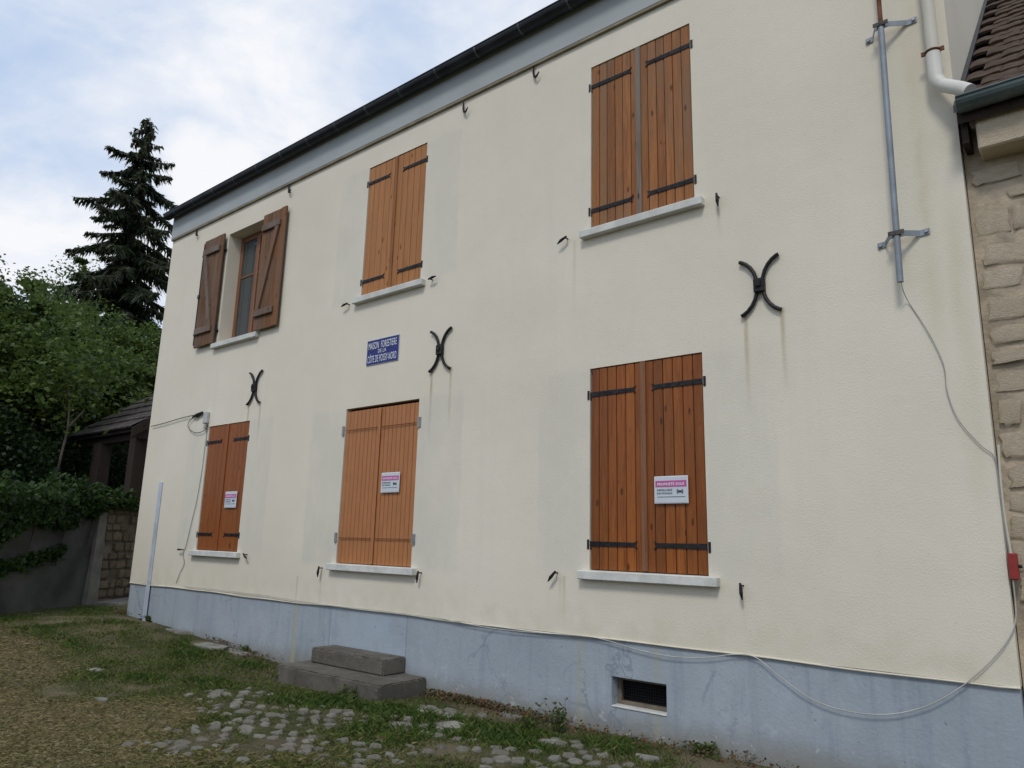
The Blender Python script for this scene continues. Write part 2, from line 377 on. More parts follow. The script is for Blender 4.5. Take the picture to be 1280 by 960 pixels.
def np_mesh(name, V, Fq, tone, mat):
    """quads or tris from numpy arrays with a per-face tone"""
    me = bpy.data.meshes.new(name); n = len(V); k = Fq.shape[1]; m_ = len(Fq)
    me.vertices.add(n); me.vertices.foreach_set('co', V.astype(np.float32).ravel())
    me.loops.add(m_*k); me.loops.foreach_set('vertex_index', Fq.astype(np.int32).ravel())
    me.polygons.add(m_); me.polygons.foreach_set('loop_start', np.arange(0, m_*k, k, dtype=np.int32))
    me.polygons.foreach_set('loop_total', np.full(m_, k, dtype=np.int32))
    a = me.attributes.new('tone', 'FLOAT', 'FACE'); a.data.foreach_set('value', tone.astype(np.float32))
    me.update(); me.materials.append(M(mat)); return me
def leaves_mesh(name, C, size, tone, mat, aspect=.6, N=None, flat=0.0):
    """rhombic folded leaves at the points C"""
    n = len(C); a = RNG.normal(size=(n, 3)); a[:, 2] *= .7; a /= np.linalg.norm(a, axis=1)[:, None]
    b = RNG.normal(size=(n, 3)); b[:, 2] += flat*0; b -= (a*b).sum(1)[:, None]*a; b /= np.linalg.norm(b, axis=1)[:, None]
    if flat > 0:
        up = np.tile(np.array([[0, 0, 1.]]), (n, 1)) + RNG.normal(size=(n, 3))*(1-flat)
        b = np.cross(up, a); b /= np.linalg.norm(b, axis=1)[:, None]
    sz = (size*(.6+.8*RNG.random(n)))[:, None]
    V = np.stack([C-a*sz*.5, C+b*sz*aspect*.5, C+a*sz*.5, C-b*sz*aspect*.5], 1).reshape(-1, 3)
    Fq = np.arange(n*4).reshape(n, 4); return np_mesh(name, V, Fq, tone, mat)
def text_mesh(name, body, mat, w, h, bold=.012):
    cu = bpy.data.curves.new(name, 'FONT'); cu.body = body; cu.size = 1; cu.align_x = 'CENTER'; cu.align_y = 'CENTER'
    cu.offset = bold; cu.space_character = 1.12; cu.extrude = .0; o = bpy.data.objects.new('tmp', cu); COL.objects.link(o)
    bpy.context.view_layer.update(); me = bpy.data.meshes.new_from_object(o.evaluated_get(bpy.context.evaluated_depsgraph_get()))
    bpy.data.objects.remove(o); bpy.data.curves.remove(cu)
    P = np.array([q.co[:] for q in me.vertices]); lo, hi = P.min(0), P.max(0)
    for q in me.vertices:
        x = (q.co.x-(lo[0]+hi[0])/2)/(hi[0]-lo[0])*w; z = (q.co.y-(lo[1]+hi[1])/2)/(hi[1]-lo[1])*h
        q.co = (x, 0, z)
    me.name = name; me.materials.clear(); me.materials.append(M(mat)); me.update(); return me
def vnoise(x, y, s, seed=0):
    """smooth value noise on numpy arrays"""
    g = np.random.default_rng(seed).random((97, 97)); u, w = x*s+40.3, y*s+40.7
    i, j = np.floor(u).astype(int), np.floor(w).astype(int); fx, fy = u-i, w-j
    fx, fy = fx*fx*(3-2*fx), fy*fy*(3-2*fy); q = lambda a, b: g[a % 97, b % 97]
    return (q(i, j)*(1-fx)+q(i+1, j)*fx)*(1-fy)+(q(i, j+1)*(1-fx)+q(i+1, j+1)*fx)*fy

# ------------------------------------------------------------------ the ground
def gz(x, y):
    x, y = np.asarray(x, float), np.asarray(y, float)
    rise = np.clip((-7.6-x)/4.0, 0, 1.15); z = .126 + .2*rise*rise*(3-2*np.minimum(rise, 1)*1.0)*np.where(rise > 1, 1, 1)
    z = np.minimum(z, .345)
    near = np.exp(-((x+7)**2+(y+2)**2)/120)
    bumpy = (vnoise(x, y, 1.1, 1)-.5)*.05 + (vnoise(x, y, 3.3, 2)-.5)*.022
    fade = np.clip((-y-.05)/.5, .15, 1)
    return z + bumpy*near*fade
def ground():
    xs = np.unique(np.round(np.concatenate([np.linspace(-400, -30, 16), np.linspace(-30, -16, 12), np.arange(-16, 1.5, .09), np.linspace(1.6, 20, 12), np.linspace(20, 400, 12)]), 3))
    ys = np.unique(np.round(np.concatenate([np.linspace(-400, -20, 12), np.linspace(-20, -6, 12), np.arange(-6, 1.6, .09), np.linspace(1.7, 20, 10), np.linspace(20, 400, 14)]), 3))
    X, Y = np.meshgrid(xs, ys, indexing='ij'); Z = gz(X, Y)
    V = np.stack([X, Y, Z], -1).reshape(-1, 3); ny = len(ys)
    I, J = np.meshgrid(np.arange(len(xs)-1), np.arange(ny-1), indexing='ij'); a = (I*ny+J).ravel()
    Fq = np.stack([a, a+ny, a+ny+1, a+1], 1)
    me = np_mesh('ground', V, Fq, np.zeros(len(Fq)), 'yard_earth'); me.shade_smooth()
    o = link('ground', me); tag(o, 'uneven grassy yard with earth and half-buried cobbles', 'ground', kind='structure'); return o
GROUND = ground()

# ------------------------------------------------------------------ the white house
BASE = .13
house = thing('house', 'long two-storey cream rendered house with wooden shutters and pale blue plinth', 'house', (-6.36, 0, BASE))
D = 7.0
def wall_with_holes(x0, x1, z0, z1, holes, y, mb):
    xs = sorted({x0, x1, *[h[0] for h in holes], *[h[1] for h in holes]}); zs = sorted({z0, z1, *[h[2] for h in holes], *[h[3] for h in holes]})
    for i in range(len(xs)-1):
        for j in range(len(zs)-1):
            cx, cz = (xs[i]+xs[i+1])/2, (zs[j]+zs[j+1])/2
            if any(h[0] < cx < h[1] and h[2] < cz < h[3] for h in holes): continue
            mb.add([(xs[i], y, zs[j]), (xs[i+1], y, zs[j]), (xs[i+1], y, zs[j+1]), (xs[i], y, zs[j+1])], [(0, 1, 2, 3)])
    for a, b, c, d, dep in holes:
        mb.add([(a,y,c),(a,y,d),(a,y+dep,d),(a,y+dep,c)], [(0,1,2,3)]); mb.add([(b,y,c),(b,y,d),(b,y+dep,d),(b,y+dep,c)], [(3,2,1,0)])
        mb.add([(a,y,d),(b,y,d),(b,y+dep,d),(a,y+dep,d)], [(0,1,2,3)]); mb.add([(a,y,c),(b,y,c),(b,y+dep,c),(a,y+dep,c)], [(3,2,1,0)])
DEP = {k: (.30 if k == 'LU' else .08) for k in OPEN}
mb = MB(); wall_with_holes(XL, XR, ZP, 6.98, [(*OPEN[k], DEP[k]) for k in OPEN], 0, mb)
ridge = (D/2, 6.98+D/2*math.tan(R(40)))
for x in (XL, XR):
    mb.add([(x, 0, ZP), (x, D, ZP), (x, D, 6.98), (x, ridge[0], ridge[1]), (x, 0, 6.98)], [(0, 1, 2, 3, 4)])
mb.add([(XL, D, ZP), (XR, D, ZP), (XR, D, 6.98), (XL, D, 6.98)], [(0, 1, 2, 3)])
mb.add([(XL, 0, ZP), (XR, 0, ZP), (XR, .3, ZP), (XL, .3, ZP)], [(0, 1, 2, 3)])
me = bpy.data.meshes.new('wall'); me.from_pydata(mb.v, [], mb.f); me.materials.append(M('render_cream')); me.update()
wall = link('wall', me, house)
# plinth with the cellar vent
VX0, VX1, VZ0, VZ1 = -3.39, -2.90, .335, .56
mb = MB(); wall_with_holes(XL+.004, XR-.004, -.4, ZP-.002, [(VX0, VX1, VZ0, VZ1, .16)], .012, mb)
for x in (XL+.004, XR-.004): mb.add([(x, .012, -.4), (x, D, -.4), (x, D, ZP), (x, .012, ZP)], [(0, 1, 2, 3)])
me = bpy.data.meshes.new('plinth'); me.from_pydata(mb.v, [], mb.f); me.materials.append(M('plinth_blue')); me.update()
plinth = link('plinth', me, house)
# wavy bottom edge bead of the render
pts = [(x, -.004, ZP-.004+.006*math.sin(x*1.7)+.003*math.sin(x*5.1)) for x in np.arange(XL, XR, .12)] + [(XR, -.004, ZP-.004)]
obj('edge_bead', MB().tube(pts, .007, 6), 'render_cream', plinth, True)
# cellar vent
vent = obj('vent', MB().box(VX0, VX1, .165, .18, VZ0, VZ1), 'black_void', house)
mb = MB(); mb.box(VX0+.003, VX0+.035, .10, .135, VZ0+.003, VZ1-.003); mb.box(VX1-.03, VX1-.003, .10, .135, VZ0+.003, VZ1-.003)
mb.box(VX0+.037, VX1-.032, .10, .135, VZ0+.003, VZ0+.035); mb.box(VX0+.037, VX1-.032, .10, .135, VZ1-.03, VZ1-.003)
obj('vent_frame', mb, 'mortar_dark', vent)
mb = MB()
for x in np.arange(VX0+.05, VX1-.03, .022): mb.tube([(x, .122, VZ0+.02), (x, .122, VZ1-.02)], .0018, 4, False)
for z in np.arange(VZ0+.045, VZ1-.02, .022): mb.tube([(VX0+.02, .125, z), (VX1-.02, .125, z)], .0018, 4, False)
obj('vent_mesh', mb, 'iron_black', vent)
mb = MB().box(VX0+.002, VX1-.002, .004, .095, VZ0-.004, VZ0+.008, .003); obj('vent_sill', mb, 'sill_white', vent)
# eaves: fascia, soffit, gutter, roof
obj('fascia', MB().box(XL-.01, XR+.01, -.035, -.003, ZT, 6.90, .003), 'fascia_grey', house)
obj('fascia_shadow', MB().box(XL-.008, XR+.008, -.032, -.002, ZT-.028, ZT-.002), 'fascia_shadow', house)  # brown strip paints the shadow line under the fascia
def half_round(x0, x1, yc, zc, r, name, mat, parent, th=.004):
    n = 10; o_ = [(yc+r*math.cos(math.pi+math.pi*k/n), zc+r*math.sin(math.pi+math.pi*k/n)) for k in range(n+1)]
    i_ = [(yc+(r-th)*math.cos(math.pi+math.pi*k/n), zc+(r-th)*math.sin(math.pi+math.pi*k/n)) for k in range(n+1)][::-1]
    g = obj(name, MB().prismx(o_+i_, x0, x1), mat, parent)
    mb = MB().tube([(x0, yc-r, zc+.002), (x1, yc-r, zc+.002)], .009, 8); obj('bead', mb, mat, g, True)
    for x, d in ((x0, -.003), (x1, .003)): obj('end_cap', MB().prismx(o_, min(x, x+d), max(x, x+d)), mat, g)
    return g
gut = half_round(XL-.05, XR+.02, -.125, 6.915, .078, 'gutter', 'gutter_dark', house)
n = 10
for x in np.arange(XL+.3, XR, .62):
    arc = [(x, -.125+.082*math.cos(math.pi+math.pi*k/n), 6.915+.082*math.sin(math.pi+math.pi*k/n)) for k in range(n+1)]
    mb = MB(); mb.add([(p[0]-.012, p[1], p[2]) for p in arc]+[(p[0]+.012, p[1], p[2]) for p in arc], [(k, k+1, k+n+2, k+n+1) for k in range(n)])
    obj('gutter_bracket', mb, 'gutter_green', gut)
t40 = math.tan(R(40))
rf = MB().prismx([(-.10, 6.935), (ridge[0], ridge[1]+.07), (D+.1, 6.935), (D+.1, 6.86), (ridge[0], ridge[1]+.002), (-.036, 6.915)], XL-.06, XR+.03)
roof = obj('roof', rf, 'roof_main', house)

# ------------------------------------------------------------------ shutters and windows
def sill(x0, x1, z, h=.075, pr=.07):
    mb = MB().box(x0-.085, x1+.09, -pr, .03, z-h, z-.002, .006); obj('window_sill', mb, 'sill_white', house)
def strap(parent, xh, z, length, sgn, y):
    """forged strap hinge, pin at xh, reaching sgn*length across the leaf"""
    w = .021; x = lambda q: xh+sgn*q
    poly = [(x(-.01), z-w), (x(length), z-w*.85), (x(length+.035), z-w*1.5), (x(length+.012), z), (x(length+.035), z+w*1.5), (x(length), z+w*.85), (x(-.01), z+w)]
    mb = MB().prism(poly, y-.007, y-.001)
    for q in (.09, length*.5, length*.85): mb.tube([(x(q), y-.012, z), (x(q), y-.005, z)], .007, 6)
    st = obj('hinge_strap', mb, 'iron_black', parent)
    mb = MB().tube([(x(-.018), y-.004, z-.045), (x(-.018), y-.004, z+.035)], .013, 8).box(x(-.018)-.016, x(-.018)+.016, y-.002, y+.02, z-.05, z-.03)
    return obj('hinge_pin', mb, 'iron_black', parent, False)
PLANKS = {}
def plank_mesh(w, h, mat, th=.026):
    k = (round(w, 3), round(h, 3), mat)
    if k not in PLANKS: PLANKS[k] = MB().box(-w/2, w/2, -th/2, th/2, -h/2, h/2, .004).mesh('plank', mat)
    return PLANKS[k]
def leaf(x0, x1, z0, z1, n, mat, ledge, sgn, ztop, zbot, cover=None, strap_len=.62, y=.012):
    """one closed shutter leaf; sgn=+1 hinged at x0"""
    sh = obj('shutter', MB().box(x0+.004, x1-.004, y+.024, y+.05, z0+.01, z1-.006), ledge, house)
    ws = np.array([1+random.uniform(-.06, .06) for _ in range(n)]); ws = ws/ws.sum()*(x1-x0-.004); a = x0+.002
    for w in ws:
        link('plank', plank_mesh(w-.006, z1-z0-.012, mat), sh, (a+w/2, y+.010+random.uniform(-.0012, .0012), (z0+z1)/2)); a += w
    if cover:
        xc = x1 if sgn > 0 else x0
        obj('cover_strip', MB().box(xc-.030, xc+.022, y-.019, y-.004, z0+.012, z1-.006, .004), cover, sh)
    if ztop:
        xh = x0 if sgn > 0 else x1
        for z in (ztop, zbot): strap(sh, xh, z, (x1-x0)*strap_len, sgn, y-.004)
    return sh
def closed(k, n, mat, zt, zb, cover, sl=.72, cat=None):
    x0, x1, z0, z1 = OPEN[k]; xm = (x0+x1)/2
    obj('opening_back', MB().box(x0+.001, x1-.001, DEP[k]-.004, DEP[k]+.02, z0+.001, z1-.001), 'black_void', house)
    a = leaf(x0+.004, xm-.002, z0, z1, n, mat, 'wood_dark', 1, zt, zb, cover, sl)
    b = leaf(xm+.002, x1-.004, z0, z1, n, mat, 'wood_dark', -1, zt, zb, None, sl)
    sill(x0, x1, z0); return a, b
closed('UR', 6, 'wood_orange', 5.95, 4.65, 'wood_grey', .80)
closed('MU', 5, 'wood_tan', 5.95, 4.65, 'wood_orange')
closed('LR', 6, 'wood_deep', 2.895, 1.60, 'wood_frame', .80)
closed('LL', 5, 'wood_red', 2.895, 1.60, 'wood_red', .66)
# painted boarded pair over the steps
x0, x1, z0, z1 = OPEN['ML']; xm = (x0+x1)/2
obj('opening_back', MB().box(x0+.001, x1-.001, DEP['ML']-.004, DEP['ML']+.02, z0+.001, z1-.001), 'black_void', house)
for a, b, sg in ((x0+.006, xm-.004, 1), (xm+.004, x1-.006, -1)):
    sh = leaf(a, b, z0, z1-.03, 9, 'paint_salmon', 'groove_salmon', sg, None, None)
    for z in (2.83, 1.60):
        obj('batten_bead', MB().tube([(a+.03, -.008, z), (b-.03, -.008, z)], .005, 6), 'groove_salmon', sh)
        xh = a if sg > 0 else b
        mb = MB().box(xh-sg*.038-.013, xh-sg*.038+.013, -.012, -.002, z-.055, z+.055, .002).tube([(xh-sg*.02, -.012, z-.055), (xh-sg*.02, -.012, z+.055)], .011, 8)
        obj('hinge', mb, 'iron_grey', sh)
obj('cover_strip', MB().box(xm-.02, xm+.02, -.012, -.004, z0+.012, z1-.04, .003), 'paint_salmon', sh)
sill(x0, x1, z0)

# the open window upstairs
x0, x1, z0, z1 = OPEN['LU']; yf = .205
win = obj('window', MB().box(x0+.001, x1-.001, .30, .32, z0, z1), 'black_void', house)  # black panel stands in for the dark room behind the glass
mb = MB(); fw = .05
mb.box(x0+.002, x0+fw, yf, yf+.06, z0+.002, z1-.002, .004).box(x1-fw, x1-.002, yf, yf+.06, z0+.002, z1-.002, .004)
mb.box(x0+fw, x1-fw, yf+.002, yf+.058, z1-fw, z1-.002, .004).box(x0+fw, x1-fw, yf+.002, yf+.058, z0+.002, z0+fw, .004)
obj('frame', mb, 'wood_frame', win)
xm = (x0+x1)/2; cw = .045
for a, b in ((x0+fw+.003, xm-.002), (xm+.002, x1-fw-.003)):
    mb = MB(); c, d = z0+fw+.003, z1-fw-.003
    mb.box(a, a+cw, yf-.012, yf+.03, c, d, .004).box(b-cw, b, yf-.012, yf+.03, c, d, .004)
    mb.box(a+cw, b-cw, yf-.010, yf+.028, c, c+cw, .004).box(a+cw, b-cw, yf-.010, yf+.028, d-cw, d, .004)
    zb = c+(d-c)*.62; mb.box(a+cw, b-cw, yf-.006, yf+.02, zb-.013, zb+.013, .003)
    obj('casement', mb, 'wood_frame', win)
    for q, r_ in ((c+cw, zb-.013), (zb+.013, d-cw)): obj('pane', MB().box(a+cw, b-cw, yf+.006, yf+.010, q, r_), 'window_glass', win)
    cm = MB(); k = 24
    P = [(a+cw+(b-a-2*cw)*i/k, yf+.075+.012*math.sin(i*1.9)) for i in range(k+1)]
    cm.add([(p[0], p[1], c) for p in P]+[(p[0], p[1], d) for p in P], [(i, i+1, i+k+2, i+k+1) for i in range(k)])
    obj('curtain', cm, 'curtain', win, True)
sill(x0, x1, z0+.005)
def open_leaf(x0, x1, z0, z1, hinge_left, ang):
    """leaf swung back against the wall, showing its ledged and braced inner face"""
    y = -.055; sh = obj('shutter', MB().box(x0+.01, x1-.01, y+.014, y+.018, z0+.01, z1-.01), 'wood_dark', house)
    ws = np.array([1+random.uniform(-.08, .08) for _ in range(5)]); ws = ws/ws.sum()*(x1-x0); a = x0
    for w in ws:
        link('plank', plank_mesh(w-.004, z1-z0, 'wood_old'), sh, (a+w/2, y+random.uniform(-.0015, .0015), (z0+z1)/2+random.uniform(-.004, .004))); a += w
    zt, zb = z1-.22, z0+.24; la, lb = (x0+.02, x1-.08) if not hinge_left else (x0+.02, x1-.10)
    for z in (zt, zb): obj('ledge', MB().box(la, lb, y-.048, y-.016, z-.05, z+.05, .008), 'wood_ledge', sh)
    s, e = ((lb-.06, zt-.05), (la+.07, zb+.05)) if hinge_left else ((la+.07, zt-.05), (lb-.06, zb+.05))
    w = .042; obj('brace', MB().prism([(s[0]-w, s[1]), (s[0]+w, s[1]), (e[0]+w, e[1]), (e[0]-w, e[1])], y-.046, y-.016), 'wood_old' if hinge_left else 'wood_ledge', sh)
    xh = x0 if hinge_left else x1; xo = x1 if hinge_left else x0
    for z in (zt, zb): obj('hinge_pin', MB().tube([(xh, y+.01, z-.05), (xh, y+.01, z+.05)], .013, 8).box(xh-.012, xh+.012, y, .0, z-.055, z-.03), 'iron_black', sh)
    if not hinge_left:
        mb = MB().tube([(xo-.012, y-.012, z0+.04), (xo-.012, y-.012, z1-.04)], .008, 6).box(xo-.03, xo+.03, y-.03, y-.014, (z0+z1)/2-.08, (z0+z1)/2-.02, .004)
        for z in (zt, zb): mb.box(xo-.022, xo+.01, y-.026, y-.014, z-.05, z-.02)
        obj('espagnolette_bolt', mb, 'iron_black', sh)
open_leaf(-10.835, -10.262, 4.39, 6.135, False, 0)
open_leaf(-9.185, -8.615, 4.385, 6.12, True, 0)

# wall iron: tie anchors, shutter dogs, hooks -- all fixed into the house
for ax, ay in ANCHORS:
    c = fac(ax, ay); s = 1.0
    mb = MB()
    for sg in (-1, 1):
        P = []
        for k in range(13):
            tt = math.sin((-1+2*k/12)*math.pi/2); P.append((c.x+sg*(.020+.135*(1-math.sqrt(1-(.965*tt)**2))/.738), -.022, c.z+.002+tt*.222))
        mb.tube(P, [.0155]*13, 8)
    an = obj('wall_anchor', mb, 'iron_black', house)
    obj('clamp', MB().box(c.x-.042, c.x+.042, -.052, -.004, c.z-.055, c.z+.055, .006).box(c.x-.02, c.x+.02, -.068, -.051, c.z-.015, c.z+.03, .003), 'iron_black', an)
for px, py, dx, dz in ((437, 381, -1, -.2), (541, 350, 1, .1), (710, 299, -1, -.5), (899, 247, .1, -1), (697, 716, -.8, -.9), (929, 732, .1, -1), (403, 710, -.1, -1), (527, 716, -.1, -1), (230, 687, -1, 0), (309, 693, .8, -.5)):
    p = fac(px, py); q = Vector((dx, 0, dz)).normalized()
    mb = MB().tube([(p.x, .01, p.z), (p.x, -.05, p.z), (p.x, -.052, p.z-.004)], .007, 6)
    a = Vector((p.x, -.05, p.z)); mb.tube([a-q*.02, a+q*.05+Vector((0, -.006, 0)), a+q*.10+Vector((0, 0, 0))], [.009, .015, .005], 6)
    obj('shutter_dog', mb, 'iron_black', house)
for px, py in ((248, 292), (364, 238), (583, 137), (671, 93)):
    p = fac(px, py); k = 1.55; L = lambda x, y, z: (p.x+x*k, y, p.z+z*k)
    mb = MB().tube([L(-.02, -.018, .06), L(-.018, -.022, .01), L(-.006, -.030, -.025), L(.02, -.042, -.036), L(.042, -.046, -.012)], [.008, .012, .013, .011, .006], 6)
    mb.tube([L(-.006, .01, -.02), L(-.006, -.03, -.02)], .007, 6)
    obj('wall_hook', mb, 'iron_black', house)
# downpipe of the big roof, turned onto the neighbour's gutter
dp = obj('downpipe', MB().tube([(-.70, -.085, 6.86), (-.70, -.085, 4.97)], .041, 16), 'pvc_cream', house, True)
obj('pipe_sleeve', MB().tube([(-.70, -.085, 4.985), (-.70, -.085, 4.80), (-.692, -.087, 4.765), (-.67, -.09, 4.735)], .046, 16), 'pvc_white', dp, True)
obj('pipe_elbow', MB().tube([(-.685, -.088, 4.75), (-.655, -.095, 4.715), (-.55, -.16, 4.615), (-.50, -.20, 4.555)], .045, 16), 'pvc_white', dp, True)
mb = MB().tube([(-.70+.047*math.cos(a), -.085+.047*math.sin(a), 5.0) for a in np.linspace(0, 2*math.pi, 17)], .006, 6, False)
mb.box(-.662, -.63, -.098, -.086, 4.985, 5.015).box(-.772, -.738, -.098, -.086, 4.985, 5.015).box(-.705, -.695, -.03, .01, 4.99, 5.01)
obj('pipe_clamp', mb, 'rust', dp)

# ------------------------------------------------------------------ things on the facade
def notice(px, py, label, tilt=0.0):
    c = fac(px, py, -.01); w, h = .285, .205; y0 = -.013
    t = thing('notice', label, 'notice', (c.x, y0, c.z), 'security notices on the shutters')
    obj('sleeve', MB().box(c.x-w/2-.006, c.x+w/2+.006, y0, y0+.0015, c.z-h/2-.006, c.z+h/2+.006), 'enamel_white', t)
    obj('sheet', MB().box(c.x-w/2, c.x+w/2, y0-.003, y0-.001, c.z-h/2, c.z+h/2), 'paper_white', t)
    obj('header', MB().box(c.x-w/2+.006, c.x+w/2-.006, y0-.005, y0-.0035, c.z+.022, c.z+.072), 'print_magenta', t)
    for body, mat, dx, dz, ww, hh in (('PROPRIÉTÉ SOUS', 'enamel_white', 0, .047, .235, .026), ('SURVEILLANCE', 'print_dark', -.055, -.002, .135, .017), ('ÉLECTRONIQUE', 'print_dark', -.055, -.028, .135, .019)):
        link('lettering', text_mesh('lettering', body, mat, ww, hh, .02), t, (c.x+dx, y0-.0062, c.z+dz))
    # the (•) camera mark and a ruled line
    mb = MB(); ex, ez = c.x+.080, c.z-.016
    mb.prism([(ex+.010*math.cos(a), ez+.010*math.sin(a)) for a in np.linspace(0, 2*math.pi, 9)[:-1]], y0-.006, y0-.005)
    for sg in (-1, 1):
        for r_ in (.018, .028):
            A = np.linspace(-.75, .75, 6); o_ = [(ex+sg*r_*math.cos(a), ez+r_*math.sin(a)) for a in A]; i_ = [(ex+sg*(r_-.006)*math.cos(a), ez+(r_-.006)*math.sin(a)) for a in A][::-1]
            mb.prism(o_+i_, y0-.006, y0-.005)
    mb.box(c.x-.12, c.x+.125, y0-.006, y0-.005, c.z-.058, c.z-.055)
    obj('mark', mb, 'print_dark', t)
notice(839, 612, 'white security notice with magenta band on the deep brown boarded shutter')
notice(488, 603, 'white security notice with magenta band on the salmon painted shutter')
notice(288.5, 624.5, 'white security notice with magenta band on the plain reddish brown shutter')

c = (fac(460, 427)+fac(500, 420)+fac(498, 450)+fac(459, 456))/4; w, h = .545, .292
sg = thing('enamel_sign', 'blue enamel sign with white lettering between the middle windows', 'sign', (c.x, -.004, c.z))
obj('plate', MB().box(c.x-w/2, c.x+w/2, -.012, -.002, c.z-h/2, c.z+h/2, .003), 'enamel_blue', sg)
mb = MB(); b = .006
b = .004; mb.box(c.x-w/2-b, c.x+w/2+b, -.009, -.0015, c.z-h/2-b, c.z+h/2+b)
obj('rim', mb, 'enamel_rim', sg)
for body, dz, ww, hh in (('MAISON  FORESTIERE', .078, .49, .082), ('DE LA', .003, .14, .044), ('CÔTE DE POISSY-NORD', -.072, .50, .105)):
    link('lettering', text_mesh('lettering', body, 'enamel_white', ww, hh, .004), sg, (c.x, -.0155, c.z+dz))

# galvanised mast on two stand-off brackets
mast = thing('mast', 'galvanised metal mast held off the wall by two brackets', 'mast', (-1.04, -.1, 3.38))
obj('tube', MB().tube([(-1.028, -.1, 3.38), (-1.005, -.1, 5.33)], .021, 14), 'zinc', mast, True)
obj('rusty_tube', MB().tube([(-1.006, -.1, 5.18), (-.998, -.1, 6.2)], .016, 12), 'rust', mast, True)
for z, xm in ((3.725, -1.024), (5.345, -1.004)):
    up = z > 5; l, r_ = (-.115, .155) if not up else (-.10, .185)
    A = [(xm+l-.03, -.006), (xm+l+.02, -.006), (xm-.045, -.085), (xm+.045, -.085), (xm+r_-.03, -.006), (xm+r_+.03, -.006)]
    mb = MB(); zt = [z-.025, z-.02, z, z, z+.005, z+.01]
    B = [(x, y-.004) for x, y in A]
    v = []
    for (x, y), q in zip(A, zt): v += [(x, y, q-.021), (x, y, q+.021)]
    for (x, y), q in zip(B, zt): v += [(x, y, q-.021), (x, y, q+.021)]
    f = []
    for k in range(5):
        a = 2*k; e = 12+2*k; f += [(a, a+1, a+3, a+2), (e, e+2, e+3, e+1), (a, a+2, e+2, e), (a+1, e+1, e+3, a+3)]
    f += [(0, 12, 13, 1), (10, 11, 23, 22)]
    mb.add(v, f); br = obj('bracket', mb, 'zinc', mast)
    for x, q in ((A[0][0]+.02, zt[0]), (A[5][0]-.02, zt[5])): obj('bolt', MB().tube([(x, -.002, q), (x, -.022, q)], .012, 6), 'iron_grey', br)
    obj('collar', MB().tube([(xm, -.1, z-.012), (xm, -.1, z+.018)], .027, 12).box(xm-.05, xm+.05, -.124, -.118, z-.012, z+.018), 'iron_worn', br)

def cable(name, label, pts, r, mat, y=-.012, cat='cable'):
    """pixel polyline smoothed on the wall"""
    P = [fac(a, b, y) if len(q) == 2 else Vector(q) for q in pts for a, b in [q[:2]]]
    S = []
    for i in range(len(P)-1):
        p0, p1, p2, p3 = P[max(i-1, 0)], P[i], P[i+1], P[min(i+2, len(P)-1)]
        for k in range(6):
            u = k/6; S.append(.5*((2*p1)+(p2-p0)*u+(2*p0-5*p1+4*p2-p3)*u*u+(3*p1-p0-3*p2+p3)*u**3))
    S.append(P[-1]); return tag(obj(name, MB().tube(S, r, 6), mat, None, True), label, cat)
mp = fac(1127, 356)
cable('antenna_cable', 'thin grey cable trailing from the mast to the stone corner', [(-1.024, -.1, 3.40), (-1.02, -.085, 3.33), (1136, 378), (1160, 415), (1179, 455), (1184, 490), (1198, 525), (1225, 556), (1243, 572), (1249, 610), (1255, 650), (1262, 700)], .0028, 'cable_grey')
cable('plinth_cable', 'thin pale cable sagging along the top of the blue plinth', [(1266, 722), (1270, 770), (1262, 797), (1240, 825), (1205, 856), (1160, 882), (1110, 893), (1060, 889), (1015, 874), (975, 846), (945, 822), (918, 818), (880, 822), (835, 820), (790, 810), (757, 800), (728, 795), (660, 790), (620, 786), (585, 780), (545, 772), (480, 764), (400, 755), (330, 744), (280, 738), (230, 733)], .0036, 'cable_pale', -.02)
cable('wire', 'black wire strung along the wall to the grey junction box', [(189, 533), (205, 529), (225, 523), (240, 519.5), (256, 517)], .006, 'cable_black', -.03, 'wire')
cable('wire_loop', 'looped black wire hanging off the junction box', [(257, 516), (242, 522), (235, 530), (238, 538), (247, 541), (257, 537), (260, 531)], .005, 'cable_black', -.028, 'wire')
cable('drop_cable', 'thin cable dropping from the junction box past the reddish shutters', [(260, 531), (256, 560), (252, 590), (246, 625), (240, 650), (233, 680), (229, 692), (230, 705), (225, 716), (220, 729)], .0045, 'cable_grey', -.012)
p = fac(260, 523)
jb = thing('junction_box', 'small grey junction box above the reddish brown shutters', 'electrical box', (p.x, -.001, p.z-.1))
obj('box', MB().box(p.x-.05, p.x+.05, -.055, -.001, p.z-.08, p.z+.09, .01), 'box_grey', jb)
obj('gland', MB().tube([(p.x, -.035, p.z-.09), (p.x, -.035, p.z-.16)], .02, 8), 'box_grey', jb)
p2 = fac(246, 519, -.03); obj('wire_grip', MB().tube([p2+Vector((-.12, 0, -.02)), p2, p2+Vector((.16, 0, .03))], [.012, .028, .016], 8), 'cable_black', jb)
cd_ = thing('conduit', 'pale blue vertical cable trunking at the far end of the wall', 'conduit', (-11.46, 0, .3))
obj('trunking', MB().box(-11.505, -11.415, -.022, -.001, ZP+.02, 2.37, .006), 'pvc_blue', cd_)
obj('lower_trunking', MB().box(-11.52, -11.41, -.024, -.009, .20, ZP+.018, .004), 'pvc_blue', cd_)

